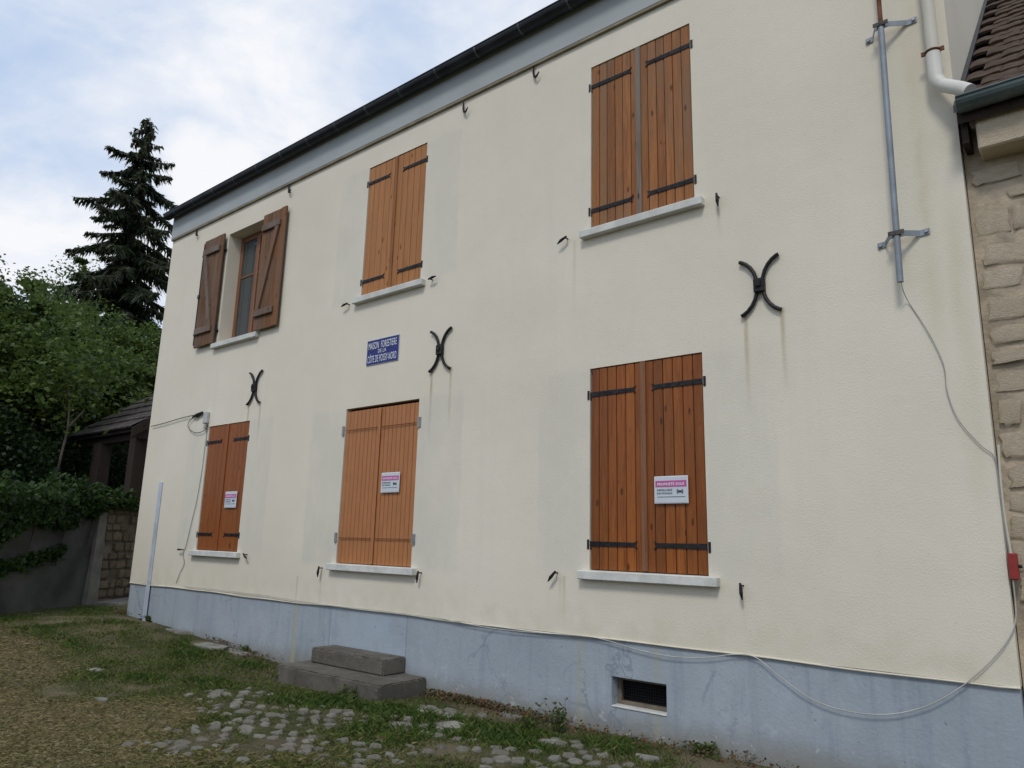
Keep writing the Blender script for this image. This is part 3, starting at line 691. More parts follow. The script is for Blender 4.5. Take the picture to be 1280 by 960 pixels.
# doorsteps
st = thing('doorstep', 'two worn brown concrete steps against the blue plinth', 'steps', (-6.3, -.3, .13))
def slab(x0, x1, y0, y1, z0, z1, name):
    """cast concrete block with worn, slightly wavering edges"""
    bm = bmesh.new(); bmesh.ops.create_cube(bm, size=1)
    for q in bm.verts: q.co = Vector(((x0+x1)/2+q.co.x*(x1-x0), (y0+y1)/2+q.co.y*(y1-y0), (z0+z1)/2+q.co.z*(z1-z0)))
    bmesh.ops.bevel(bm, geom=list(bm.edges), offset=.012, segments=2, affect='EDGES')
    bmesh.ops.subdivide_edges(bm, edges=[e for e in bm.edges if e.calc_length() > .1], cuts=22, use_grid_fill=True)
    for q in bm.verts:
        if q.co.y > -.02: continue
        e = sum((abs(q.co.x-x0) < .02 or abs(q.co.x-x1) < .02, abs(q.co.y-y0) < .02, abs(q.co.z-z1) < .02))
        k = .006 if e >= 2 else .0006
        q.co += Vector((random.uniform(-k, k)*.5, random.uniform(0, k), -random.uniform(0, k)))
    obj(name, MB().bm(bm), 'step_concrete', st)
slab(-7.12, -5.50, -.60, .008, .02, .285, 'step')
slab(-6.98, -5.81, -.29, .009, .288, .442, 'step')

# ------------------------------------------------------------------ the stone house next door
sh_ = thing('stone_house', 'rubble stone house with brown interlocking tile roof adjoining the cream house', 'house', (.9, .1, BASE))
YS = .07; X1 = 2.2
mb = MB().box(XR+.006, X1, YS, 7, -.3, 4.62); obj('mortar_wall', mb, 'mortar', sh_)
STV = []
def stone_variants(mat, k=8):
    out = []
    for i in range(k):
        rr = np.random.default_rng(i+50); n = 5; V, Fc = [], []
        for a in range(n+1):
            for b in range(n+1):
                u, w_ = (-.5, -.43, -.15, .15, .43, .5)[a], (-.5, -.42, -.15, .15, .42, .5)[b]
                e = max(abs(u), abs(w_))*2; edge = e > .99
                jx, jz = rr.normal(0, .045, 2)
                cut = rr.uniform(.86, .98) if (edge and abs(u) > .4 and abs(w_) > .4) else 1
                V.append(((u+jx*.8)*cut, (0.6 if edge else -.7-.5*rr.random()), (w_+jz*.8)*cut))
        for a in range(n):
            for b in range(n): q = a*(n+1)+b; Fc.append((q, q+n+1, q+n+2, q+1))
        mb = MB().add(V, Fc); me = bpy.data.meshes.new('stone'); me.from_pydata(mb.v, [], mb.f); me.materials.append(M(mat)); me.shade_smooth(); me.update(); out.append(me)
    return out
SV = stone_variants('limestone')
z = .05
while z < 4.1:
    hgt = random.uniform(.12, .24); x = XR+.012+random.uniform(-.02, .0)
    while x < 1.2:
        w_ = random.uniform(.14, .38)
        if random.random() > (.18 if z > 3.4 else .03):
            link('stone', random.choice(SV), sh_, (max(x, XR+.012)+w_/2+.004, YS+.002, z+hgt/2+random.uniform(-.012, .012)), (0, R(random.uniform(-5, 5)), 0), ((w_-.012)*random.uniform(.84, 1), random.uniform(.010, .026), (hgt-.012)*random.uniform(.72, 1)))
        x += w_
    z += hgt
# eaves beam, gutter, roof
obj('eaves_beam', MB().box(-.50, X1, -.13, YS+.02, 4.165, 4.40, .012), 'limestone', sh_)
half_round(-.575, X1, -.22, 4.49, .075, 'gutter', 'gutter_green', sh_)
obj('dark_recess', MB().box(-.585, -.545, -.12, YS+.02, 4.24, 4.43), 'wood_dark', sh_)  # dark block stands in for the shaded gap between house corner and beam
SL = math.atan(.884); cs, sn = math.cos(SL), math.sin(SL)
rb = MB().prismx([(-.17, 4.425), (4.1, 4.425+4.27*.884), (4.1, 4.36+4.27*.884), (-.17, 4.36)], XR+.02, X1)
rbo = obj('roof', rb, 'wood_dark', sh_)
def tile_mesh(mat, w=.232, ln=.40, hh=1.0, lip=1.0):
    prof = [(-.5, 0), (-.44, .010), (-.36, .026), (-.24, .030), (-.12, .016), (-.02, .006), (.10, .004), (.22, .014), (.34, .020), (.44, .010), (.50, .002)]
    v = []
    for t_, dz in ((0, .016*lip), (.06, .019*lip), (1, 0)):
        for x, q in prof: v.append((x*w, t_*ln, q*hh+dz))
    k = len(prof)
    for x, q in prof: v.append((x*w, 0, q*hh-.006))
    f = [(i*k+j, i*k+j+1, (i+1)*k+j+1, (i+1)*k+j) for i in range(2) for j in range(k-1)] + [(3*k+j, 3*k+j+1, j+1, j) for j in range(k-1)]
    me = bpy.data.meshes.new('tile'); me.from_pydata(v, [], f); me.materials.append(M(mat)); me.update(); return me
TM = tile_mesh('tile_brown', .214, .30, .22)
for rI in range(22):
    for cI in range(10):
        s = rI*.238; x = XR+.145+cI*.21+(.0 if rI % 2 else .105)
        y_, z_ = -.19+s*cs, 4.43+s*sn
        link('tile', TM, rbo, (x, y_-.012*sn+random.uniform(-.006, .006), z_+.02+random.uniform(-.004, .004)), (SL+R(random.uniform(-.8, .8)), 0, R(random.uniform(-1.2, 1.2))))
obj('verge_flashing', MB().prismx([(-.17, 4.45), (4.0, 4.45+4.17*.884), (4.0, 4.50+4.17*.884), (-.17, 4.50)], XR+.004, XR+.035), 'gutter_dark', sh_)
# red box and conduit in the corner
p = fac(1267, 708, .0)
rbx = thing('alarm_box', 'small red box on the stone corner', 'electrical box', (-.545, .03, 1.45))
obj('housing', MB().box(-.602, -.555, -.035, .03, 1.452, 1.605, .006), 'red_paint', rbx)
obj('button', MB().tube([(-.557, -.012, 1.53), (-.535, -.012, 1.53)], .010, 10), 'iron_black', rbx)
cable('corner_conduit', 'beige conduit running down the corner to the red box', [(1248, 556), (1250, 590), (1254, 630), (1259, 665), (1264, 694)], .0075, 'pvc_cream', -.01, 'conduit')

# ------------------------------------------------------------------ garden wall, stone wall and shelter at the far left
WA, WB = gnd(0, 770, .33), gnd(105, 757, .33); wd = (WB-WA); wd.z = 0; wd.normalize(); wnrm = Vector((wd.y, -wd.x, 0))
if wnrm.dot(CAM-WA) < 0: wnrm = -wnrm
def wp(t, off=0, z=0): q = WB + wd*t + wnrm*off; return Vector((q.x, q.y, z))
def wall_block(t0, t1, o0, o1, z0, z1a, z1b=None, batter=0.0):
    z1b = z1a if z1b is None else z1b
    v = [wp(t0, o0+batter, z0), wp(t1, o0+batter, z0), wp(t1, o1, z0), wp(t0, o1, z0), wp(t0, o0, z1a), wp(t1, o0, z1b), wp(t1, o1, z1b), wp(t0, o1, z1a)]
    return MB().add(v, [(0,3,2,1),(4,5,6,7),(0,1,5,4),(1,2,6,5),(2,3,7,6),(3,0,4,7)])
gw = thing('garden_wall', 'grey rendered garden wall half covered by ivy', 'wall', wp(-3, 0, .2))
obj('rendered_face', wall_block(-9, -.012, 0, -.4, -.3, 2.0, 2.05), 'garden_render', gw)
obj('buttress', MB().add([wp(-.10, .10, .1), wp(.22, .10, .1), wp(.22, -.4, .1), wp(-.10, -.4, .1), wp(.06, .03, 2.0), wp(.26, .03, 2.0), wp(.26, -.4, 2.0), wp(.06, -.4, 2.0)], [(0,3,2,1),(4,5,6,7),(0,1,5,4),(1,2,6,5),(2,3,7,6),(3,0,4,7)]), 'garden_render_pale', gw)
sw = thing('stone_wall', 'rough stone wall under the tiled shelter beside the house corner', 'wall', wp(1, 0, .2))
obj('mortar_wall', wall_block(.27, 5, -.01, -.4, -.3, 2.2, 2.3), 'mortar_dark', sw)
SVD = stone_variants('limestone_dark'); ang = math.atan2(wd.y, wd.x)
flip = Vector((-math.sin(ang), math.cos(ang), 0)).dot(wnrm) > 0
z = .25
while z < 2.1:
    hgt = random.uniform(.13, .2); a = .28
    while a < 3.2:
        w_ = random.uniform(.16, .36)
        if random.random() > .12:
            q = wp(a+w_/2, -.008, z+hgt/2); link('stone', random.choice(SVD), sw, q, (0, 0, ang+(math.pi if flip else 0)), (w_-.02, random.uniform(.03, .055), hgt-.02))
        a += w_
    z += hgt
obj('footing_slab', MB().add([wp(.1, .55, .30), wp(2.5, .75, .30), wp(2.5, 0.02, .30), wp(.1, .02, .30), wp(.1, .5, .375), wp(2.5, .7, .40), wp(2.5, .02, .40), wp(.1, .02, .375)], [(0,3,2,1),(4,5,6,7),(0,1,5,4),(1,2,6,5),(2,3,7,6),(3,0,4,7)]), 'slab_grey', sw)
# terrace of earth held by the wall
tv = [wp(-9, -.38, 1.9), wp(9, -.38, 2.1)]; e = [Vector((-14, 30, 2.2)), Vector((-60, 60, 2.6)), Vector((-120, 60, 2.8)), Vector((-120, -40, 2.8)), Vector((-14, -40, 2.2))]
mb = MB().add([*tv, *e], [tuple(range(7))]); mb.add([(q.x, q.y, -.5) for q in [*tv, *e]], [])
mb.f += [(i, (i+1) % 7, (i+1) % 7+7, i+7) for i in range(7)]
ter = obj('terrace', mb, 'earth_dark'); tag(ter, 'raised earth garden behind the wall', 'ground', kind='structure')
# shelter
sx0, sx1, sy, sz = -18.3, -15.0, 1.0, 3.66; pit = R(36); tl = 2.8
se = thing('shelter', 'open timber shelter with grey tiled roof behind the stone wall', 'shelter', (-16.6, 2.0, 2.1))
rb = MB().prismx([(sy+.02, sz-.02), (sy+tl*math.cos(pit), sz-.02+tl*math.sin(pit)), (sy+tl*math.cos(pit), sz-.10+tl*math.sin(pit)), (sy+.02, sz-.10)], sx0+.02, sx1-.02)
sro = obj('roof', rb, 'wood_dark', se); TMG = tile_mesh('tile_grey', .232, .5, .35, 1.9)
for rI in range(7):
    for cI in range(14):
        s = rI*.41-.05; link('tile', TMG, sro, (sx0+.14+cI*.232, sy+s*math.cos(pit)+random.uniform(-.006, .006), sz+s*math.sin(pit)+random.uniform(-.004, .004)), (pit, 0, R(random.uniform(-1, 1))))
obj('barge_board', MB().prismx([(sy-.06, sz-.04), (sy+tl*math.cos(pit), sz+.02+tl*math.sin(pit)), (sy+tl*math.cos(pit), sz-.2+tl*math.sin(pit)), (sy-.06, sz-.24)], sx1+.01, sx1+.05), 'wood_dark', se)
obj('eaves_beam', MB().box(sx0+.1, sx1, sy+.14, sy+.30, sz-.24, sz-.06, .01), 'wood_dark', se)
for x in (-16.95, -15.25):
    obj('post', MB().box(x-.20 if x < -16 else x-.13, x+.20 if x < -16 else x+.13, sy+.10, sy+.34, 1.9, sz-.2, .01), 'wood_dark', se)
obj('rear_post', MB().box(sx0+.3, sx0+.5, sy+tl*math.cos(pit)-.3, sy+tl*math.cos(pit)-.1, 1.9, sz+tl*math.sin(pit)-.3), 'wood_dark', se)
obj('rear_post', MB().box(sx1-.4, sx1-.2, sy+tl*math.cos(pit)-.3, sy+tl*math.cos(pit)-.1, 1.9, sz+tl*math.sin(pit)-.3), 'wood_dark', se)

# ------------------------------------------------------------------ trees
def limb(mb, a, b, r0_, r1_, bend=.15):
    a, b = Vector(a), Vector(b); L = (b-a).length; off = Vector([random.uniform(-1, 1) for _ in range(3)])*L*bend
    P = [a.lerp(b, k/4)+off*math.sin(math.pi*k/4) for k in range(5)]
    mb.tube(P, [r0_+(r1_-r0_)*k/4 for k in range(5)], 6); return P
def broadleaf(label, base, top, rx, n_clump, n_leaf, leaf=.14, mat='leaf_green', trunk_r=.16, bark='bark', low=.25, group=None, cr=.75):
    base, top = Vector(base), Vector(top); H = top.z-base.z; t = thing('tree', label, 'tree', base, group)
    mb = MB(); axis = (top-base); fork = base+axis*.35
    P = limb(mb, base-Vector((0, 0, .3)), fork, trunk_r, trunk_r*.7, .04)
    cz = base.z+H*(low+1)/2; rz = H*(1-low)/2; cen = base+axis*((low+1)/2); cen.z = cz
    Cs, Ts = [], []; lobes = []
    for i in range(8):
        d = RNG.normal(size=3); d /= np.linalg.norm(d); k_ = .30+.42*RNG.random()
        lobes.append((np.array([d[0]*k_*rx, d[1]*k_*rx, d[2]*k_*rz]), .30+.26*RNG.random(), .25*RNG.random()))
    lobes.append((np.array([0, 0, rz*.55]), .36, .2)); lobes.append((np.array([0, 0, -rz*.45]), .6, .0))
    for i in range(n_clump):
        while True:
            d = RNG.normal(size=3); d /= np.linalg.norm(d); r_ = RNG.random()**.45
            if r_ > .25: break
        lc, lr, lt = lobes[i % len(lobes)]; c = Vector((cen.x+lc[0]+d[0]*r_*rx*lr, cen.y+lc[1]+d[1]*r_*rx*lr, cen.z+lc[2]+d[2]*r_*rz*lr*.9))
        if i < 26: limb(mb, fork.lerp(cen, .4*random.random()), c, trunk_r*.35, trunk_r*.06, .12)
        s = cr*rx*.34*(.4+.8*RNG.random()); k = int(n_leaf/n_clump*(.5+RNG.random())); ns = 16
        sp = RNG.normal(size=(ns, 3)); sp /= np.linalg.norm(sp, axis=1)[:, None]; sp *= (.35+.75*RNG.random(ns))[:, None]; sp[:, 2] *= .6
        j = RNG.integers(0, ns, k); u_ = RNG.random(k)[:, None]
        q = sp[j]*(.35+.75*u_)+RNG.normal(0, .13, (k, 3)); st_ = (RNG.random(ns)*.3)[j]
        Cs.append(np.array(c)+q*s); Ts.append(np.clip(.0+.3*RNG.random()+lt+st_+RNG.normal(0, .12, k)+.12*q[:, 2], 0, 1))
    # stray outer sprigs break the outline
    k = n_leaf//14; d = RNG.normal(size=(k, 3)); d /= np.linalg.norm(d, axis=1)[:, None]
    g_ = (max(1, k//12)+1); d = np.repeat(d[:g_], 12, axis=0)[:k]; d = d*np.repeat(.70+.22*RNG.random((g_, 1)), 12, axis=0)[:k]+RNG.normal(0, .045, (k, 3))
    Cs.append(np.array(cen)+d*np.array([rx*.95, rx*.95, rz*.98])); Ts.append(np.clip(RNG.normal(.6, .2, k), 0, 1))
    obj('trunk', mb, bark, t, True)
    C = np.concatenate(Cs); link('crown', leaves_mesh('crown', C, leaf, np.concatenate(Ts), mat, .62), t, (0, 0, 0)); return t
def on(px, py, dist, z):       # column under a pixel at a distance
    q = far(px, py, dist); return Vector((q.x, q.y, z))
def bt(px, pytop, dist, zb): q = far(px, pytop, dist); return Vector((q.x, q.y, zb)), q
G = 'trees behind the garden wall'
b, t_ = bt(28, 318, 21, 2.2); broadleaf('loose leafy tree with bright top over the garden wall', b, t_, 2.3, 110, 60000, .095, 'leaf_green', .16, 'bark', .12, G)
b, t_ = bt(-70, 350, 20, 2.2); broadleaf('spreading leafy tree at the open end of the garden wall', b, t_, 2.6, 90, 40000, .10, 'leaf_green', .17, 'bark', .1, G)
b, t_ = bt(112, 372, 24, 2.2); broadleaf('mid green tree standing in front of the spruce', b, t_, 2.3, 110, 56000, .10, 'leaf_green', .15, 'bark', .12, G)
b, t_ = bt(178, 398, 29, 2.3); broadleaf('dense tree rising behind the tiled shelter', b, t_, 2.9, 110, 50000, .115, 'leaf_green', .18, 'bark', .1, G)
b, t_ = bt(240, 430, 27, 2.3); broadleaf('leafy tree mostly hidden by the house corner', b, t_, 2.6, 70, 26000, .12, 'leaf_green', .18, 'bark', .1, G)
b, t_ = bt(100, 300, 46, 2.4); broadleaf('pale tree top far behind the spruce', b, t_, 2.4, 50, 20000, .16, 'leaf_green', .2, 'bark', .3, G, .6)
b, t_ = bt(70, 360, 31, 2.4); broadleaf('dark tree filling the gap behind the leafy ones', b, t_, 4.6, 90, 40000, .17, 'leaf_dark', .22, 'bark', .05, G)
b, t_ = bt(-60, 380, 33, 2.4); broadleaf('dark broad tree far along the garden wall', b, t_, 4.6, 80, 30000, .17, 'leaf_dark', .22, 'bark', .05, G)
b, t_ = bt(170, 420, 38, 2.4); broadleaf('dark tree at the foot of the spruce', b, t_, 4.6, 80, 30000, .22, 'leaf_dark', .22, 'bark', .05, G)
b, t_ = bt(300, 470, 30, 2.4); broadleaf('dark tree hidden behind the gable of the cream house', b, t_, 4.0, 60, 20000, .17, 'leaf_dark', .22, 'bark', .02, G)

# slim bare sapling leaning over the wall
p0, p1, p2, p3 = far(62, 640, 18.0), far(70, 595, 18.0), far(85, 535, 18.2), far(87, 500, 18.3)
sp_ = thing('sapling', 'slim pale forked sapling leaning over the ivy', 'tree', p0)
mb = MB().tube([p0, p1, p2, p3, far(84, 470, 18.4)], [.034, .03, .025, .018, .010], 6).tube([p2, far(97, 522, 18.1), far(106, 512, 18.1)], [.026, .02, .01], 6)
obj('trunk', mb, 'bark_pale', sp_, True)
C = np.array(far(92, 470, 18.5))+RNG.normal(size=(1600, 3))*np.array([.6, .6, .5]); link('crown', leaves_mesh('crown', C, .13, RNG.random(1600), 'leaf_green'), sp_)

# the spruce
def spruce(base, top):
    t = thing('spruce_tree', 'tall dark spruce with drooping cone-laden branches', 'tree', base)
    H = top.z-base.z; mb = MB().tube([base, base.lerp(top, .5), base.lerp(top, .85), top], [.42, .26, .10, .02], 8); obj('trunk', mb, 'bark', t, True)
    V, T = [], []; cones = []
    d = .25; az = 0
    while d < H*.9:
        nb = 4 if d < 2 else 5
        for k in range(nb):
            az += 2.4+random.uniform(-.3, .3); L = (.16+.62*d if d < 4.5 else 2.2+.36*(d-2)*1.0)*random.choice((.4, .6, .75, .85, .95, 1.05))*random.uniform(.9, 1.05)
            L = min(L*(.86 if d > 4 else 1), 3.9*random.uniform(.6, 1.0))
            o_ = Vector((base.x, base.y, top.z-d+random.uniform(-.2, .2))); dr = Vector((math.cos(az), math.sin(az), 0))
            n = max(5, int(L/.1)); P = []
            droop = .16+.05*min(d, 7)
            for i in range(n+1):
                u = i/n; P.append(o_+dr*(L*u)+Vector((0, 0, (.14*u*L if d < 2.5 else 0)-droop*L*(u-.35*u**3)*(.6+.5*u))))
            tw = MB(); tw.tube(P[::max(1, n//4)]+[P[-1]], [.05*(1-.8*i/5) for i in range(len(P[::max(1, n//4)])+1)], 4, False); obj('branch', tw, 'bark', t)
            side = Vector((-dr.y, dr.x, 0))
            for i in range(1, n+1):
                u = i/n
                for s in range(15 if d > 1.5 else 8):
                    w_ = (.18+.42*min(1, L/2.5)*(1-u)**.6)*(.5+.8*random.random()); sgn = random.choice((-1, 1))
                    hang = random.random()
                    vec = side*sgn*w_*random.uniform(.2, 1)+dr*w_*random.uniform(.1, .6)+Vector((0, 0, -w_*(.25+1.25*hang)))
                    a = P[i]+Vector((random.uniform(-.06, .06), random.uniform(-.06, .06), random.uniform(-.03, .06))); b_ = a+vec
                    ww = Vector((random.uniform(-1, 1), random.uniform(-1, 1), random.uniform(-.6, .6)))*.055
                    V.append((a-ww, a.lerp(b_, .5)+ww*.9, b_, a.lerp(b_, .6)-ww)); T.append(min(1, max(0, .18+.5*u+random.gauss(0, .2))))
            if d < 9:
                for _ in range(2): cones.append(P[int(n*random.uniform(.6, 1))]+Vector((random.uniform(-.12, .12), random.uniform(-.12, .12), -.05)))
        d += .30 if d < 1.6 else (.62 if d < 6 else .52)
    # leader
    for i in range(60):
        a = top-Vector((0, 0, random.uniform(0, .9))); v = Vector((random.uniform(-1, 1), random.uniform(-1, 1), .5))*.16
        ww = Vector((random.uniform(-1, 1), random.uniform(-1, 1), 0))*.03; V.append((a-ww, a+v*.5+ww, a+v, a+v*.5-ww)); T.append(.5)
    A = np.array([[tuple(q) for q in r_] for r_ in V]).reshape(-1, 3)
    link('crown', np_mesh('crown', A, np.arange(len(A)).reshape(-1, 4), np.array(T), 'leaf_spruce'), t)
    cm = MB()
    for c in cones: cm.tube([c, c+Vector((0, 0, -.10)), c+Vector((0, 0, -.24))], [.025, .05, .015], 5)
    tag(obj('cones', cm, 'cone_brown', t), kind='stuff')
tp = far(185, 148, 42); spruce(Vector((tp.x, tp.y, 2.3)), tp)

# ivy spilling over the wall top
iv = thing('ivy', 'dark ivy hanging over the top of the rendered garden wall', 'plant', wp(-2, .05, 1.6))
n = 26000; tt = RNG.uniform(-7, 1.8, n); hang = -.05+.75*np.clip((-tt-.1)/2.2, 0, 1)*(.35+vnoise(tt, tt*0, 1.9, 5))+.3*vnoise(tt, tt*0, 6, 6)*np.clip(.6-tt, .15, 1)
u = RNG.random(n); zt = 1.98+.42*vnoise(tt, tt*0, 2.3, 8)+.5*vnoise(tt, tt*0, 7, 9)**3
zz_ = zt-(zt-2.02+hang)*u; front = zz_ < 2.05
off = np.where(front, RNG.uniform(.02, .16, n), RNG.uniform(-.6, .18, n))
B0 = np.array(WB); C = np.stack([B0[0]+wd.x*tt+wnrm.x*off, B0[1]+wd.y*tt+wnrm.y*off, zz_], 1)
# one trailing runner
k = 700; ta = RNG.uniform(-2.6, -.75, k); zr = .95+.55*(ta+2.6)/1.9*.6+RNG.normal(0, .05, k)
C = np.concatenate([C, np.stack([B0[0]+wd.x*ta+wnrm.x*.05, B0[1]+wd.y*ta+wnrm.y*.05, zr], 1)+RNG.normal(0, .02, (k, 3))])
link('foliage', leaves_mesh('foliage', C, .085, np.clip(RNG.normal(.4, .25, len(C)), 0, 1), 'ivy_leaf', .85), iv)
mb = MB()
for a in np.arange(-6.5, .4, .7): mb.tube([wp(a, .02, .9+random.random()*.8), wp(a+.1, .03, 1.7), wp(a+.05, -.02, 2.1)], [.008, .012, .015], 5)
obj('stems', mb, 'bark', iv)
# undergrowth on the terrace
n = 100000; px_ = RNG.uniform(-160, 215, n); dd = RNG.uniform(17.5, 26, n); P = np.array([tuple(on(a, 600, b_, 0)) for a, b_ in zip(px_, dd)])
P[:, 2] = 2.0+(RNG.random(n)**.8)*(1.1+1.6*vnoise(P[:, 0], P[:, 1], .9, 11))
keep = ~((P[:, 0] > -18.6) & (P[:, 0] < -14.6) & (P[:, 1] > .3) & (P[:, 1] < 4)); keep &= ((P[:, 0]-WB.x)*wnrm.x+(P[:, 1]-WB.y)*wnrm.y) < -.5
P = P[keep]; ug = link('undergrowth', leaves_mesh('undergrowth', P, .09, np.clip(RNG.normal(.35, .25, len(P)), 0, 1), 'leaf_dark', .7))
tag(ug, 'dark tangled undergrowth behind the garden wall', 'undergrowth', kind='stuff')

# ------------------------------------------------------------------ cobbles, slabs, grass
CV = []
for i in range(12):
    rr = np.random.default_rng(i+9); n = 6+i % 3; A = np.arange(n)*2*math.pi/n+rr.uniform(-.32, .32, n)
    sq = [1/max(abs(math.cos(a)), abs(math.sin(a)))**.7 for a in A]; r_ = [.5*q*.86*rr.uniform(.78, 1.12) for q in sq]; tx, ty = rr.uniform(-.12, .12, 2)
    v = [(r_[k]*math.cos(A[k])*.86, r_[k]*math.sin(A[k])*.86, .46+rr.uniform(-.07, .07)+tx*math.cos(A[k])+ty*math.sin(A[k])) for k in range(n)] + [(r_[k]*math.cos(A[k]), r_[k]*math.sin(A[k]), .26) for k in range(n)] + [(r_[k]*math.cos(A[k])*1.02, r_[k]*math.sin(A[k])*1.02, -.5) for k in range(n)] + [(rr.uniform(-.15, .15), rr.uniform(-.15, .15), .5)]
    f = [(k, (k+1) % n, 3*n) for k in range(n)] + [(n+k, n+(k+1) % n, (k+1) % n, k) for k in range(n)] + [(2*n+k, 2*n+(k+1) % n, n+(k+1) % n, n+k) for k in range(n)]
    me = bpy.data.meshes.new('cobble'); me.from_pydata(v, [], f); me.materials.append(M('cobble_stone')); me.update(); CV.append(me)
COB, SLB = [], []
PATCH = [(*gnd(px, py)[:2], rx_, ry_) for px, py, rx_, ry_ in ((262, 870, .30, .26), (300, 868, .42, .24), (285, 888, .30, .22), (350, 893, .55, .26), (385, 898, .5, .26), (420, 892, .35, .2), (335, 912, .45, .22), (250, 918, .35, .24), (232, 932, .3, .2), (440, 930, .65, .22), (400, 940, .5, .2), (540, 890, .42, .14), (575, 892, .3, .12), (520, 907, .4, .18), (560, 930, .35, .2), (600, 935, .35, .22), (635, 940, .35, .22), (690, 945, .45, .22), (740, 950, .4, .2), (650, 955, .5, .2), (705, 930, .3, .15), (300, 945, .3, .2), (170, 932, .25, .15))]
def cobble_mask(x, y): return max(1-(((x-a)/p)**2+((y-b)/q)**2) for a, b, p, q in PATCH)
cand = []
ca, sa = math.cos(.35), math.sin(.35)
for i in range(-50, 70):
    for j in range(-50, 50):
        u_, v_ = i*.142+(j % 2)*.07, j*.128
        xx, yy = -5+u_*ca-v_*sa+random.uniform(-.022, .022), -1.2+u_*sa+v_*ca+random.uniform(-.018, .018)
        if not (-8.6 < xx < -1.7 and -3.0 < yy < -.12) or (-7.25 < xx < -5.38 and yy > -.74): continue
        c = cobble_mask(xx, yy)+.9*(float(vnoise(np.array(xx), np.array(yy), 3.1, 21))-.5)
        if c > -.12 and random.random() < .74: cand.append((c, xx, yy))
cand.sort(key=lambda q: (q[1]-CAM.x)**2+(q[2]-CAM.y)**2)
extra = MB()
for ci, (c, x, y) in enumerate(cand):
    s = random.uniform(.085, .135)*(.85 if c < .3 else 1)
    L = (x, y, float(gz(x, y))-.019+min(.011, .012*max(c, 0))+random.uniform(-.009, .003)); rt_ = (R(random.uniform(-5, 5)), R(random.uniform(-5, 5)), .35+random.uniform(-.3, .3)); sc = (s*1.2, s*.95, .06)
    me = random.choice(CV); COB.append((x, y, s))
    if ci < 295: link('cobble', me, GROUND, L, rt_, sc)
    else:
        mt = Matrix.LocRotScale(Vector(L), __import__('mathutils').Euler(rt_), Vector(sc))
        extra.add([mt @ q.co for q in me.vertices], [tuple(f.vertices) for f in me.polygons])
if extra.v: tag(obj('cobbles', extra, 'cobble_stone', GROUND), kind='stuff')
print('cobbles', len(COB))
# broken paving along the foot of the wall
for px, py, w_, d_ in ((225, 796, .7, .4), (262, 808, .8, .36), (300, 812, .55, .3), (205, 785, .45, .3), (590, 872, .35, .2), (640, 893, .3, .14), (690, 925, .26, .16), (810, 945, .22, .12), (565, 905, .3, .2), (120, 835, .22, .12), (128, 862, .2, .1)):
    q = gnd(px, py, .2 if px < 320 else .14); z = float(gz(q.x, q.y)); k = 7; SLB.append((q.x, q.y, w_, d_)); A = [2*math.pi*i/k+random.uniform(-.25, .25) for i in range(k)]; rr = [random.uniform(.8, 1.1) for _ in A]
    v = [(q.x+w_/2*r_*math.cos(a), min(-.004, q.y+d_/2*r_*math.sin(a)), z-.06) for a, r_ in zip(A, rr)]; v2 = [(a, b_, z+.016+random.uniform(-.006, .006)) for a, b_, _ in v]
    obj('paving_slab', MB().add(v+v2, [tuple(range(k))[::-1], tuple(range(k, 2*k))]+[(i, (i+1) % k, k+(i+1) % k, k+i) for i in range(k)]), 'slab_grey', GROUND)

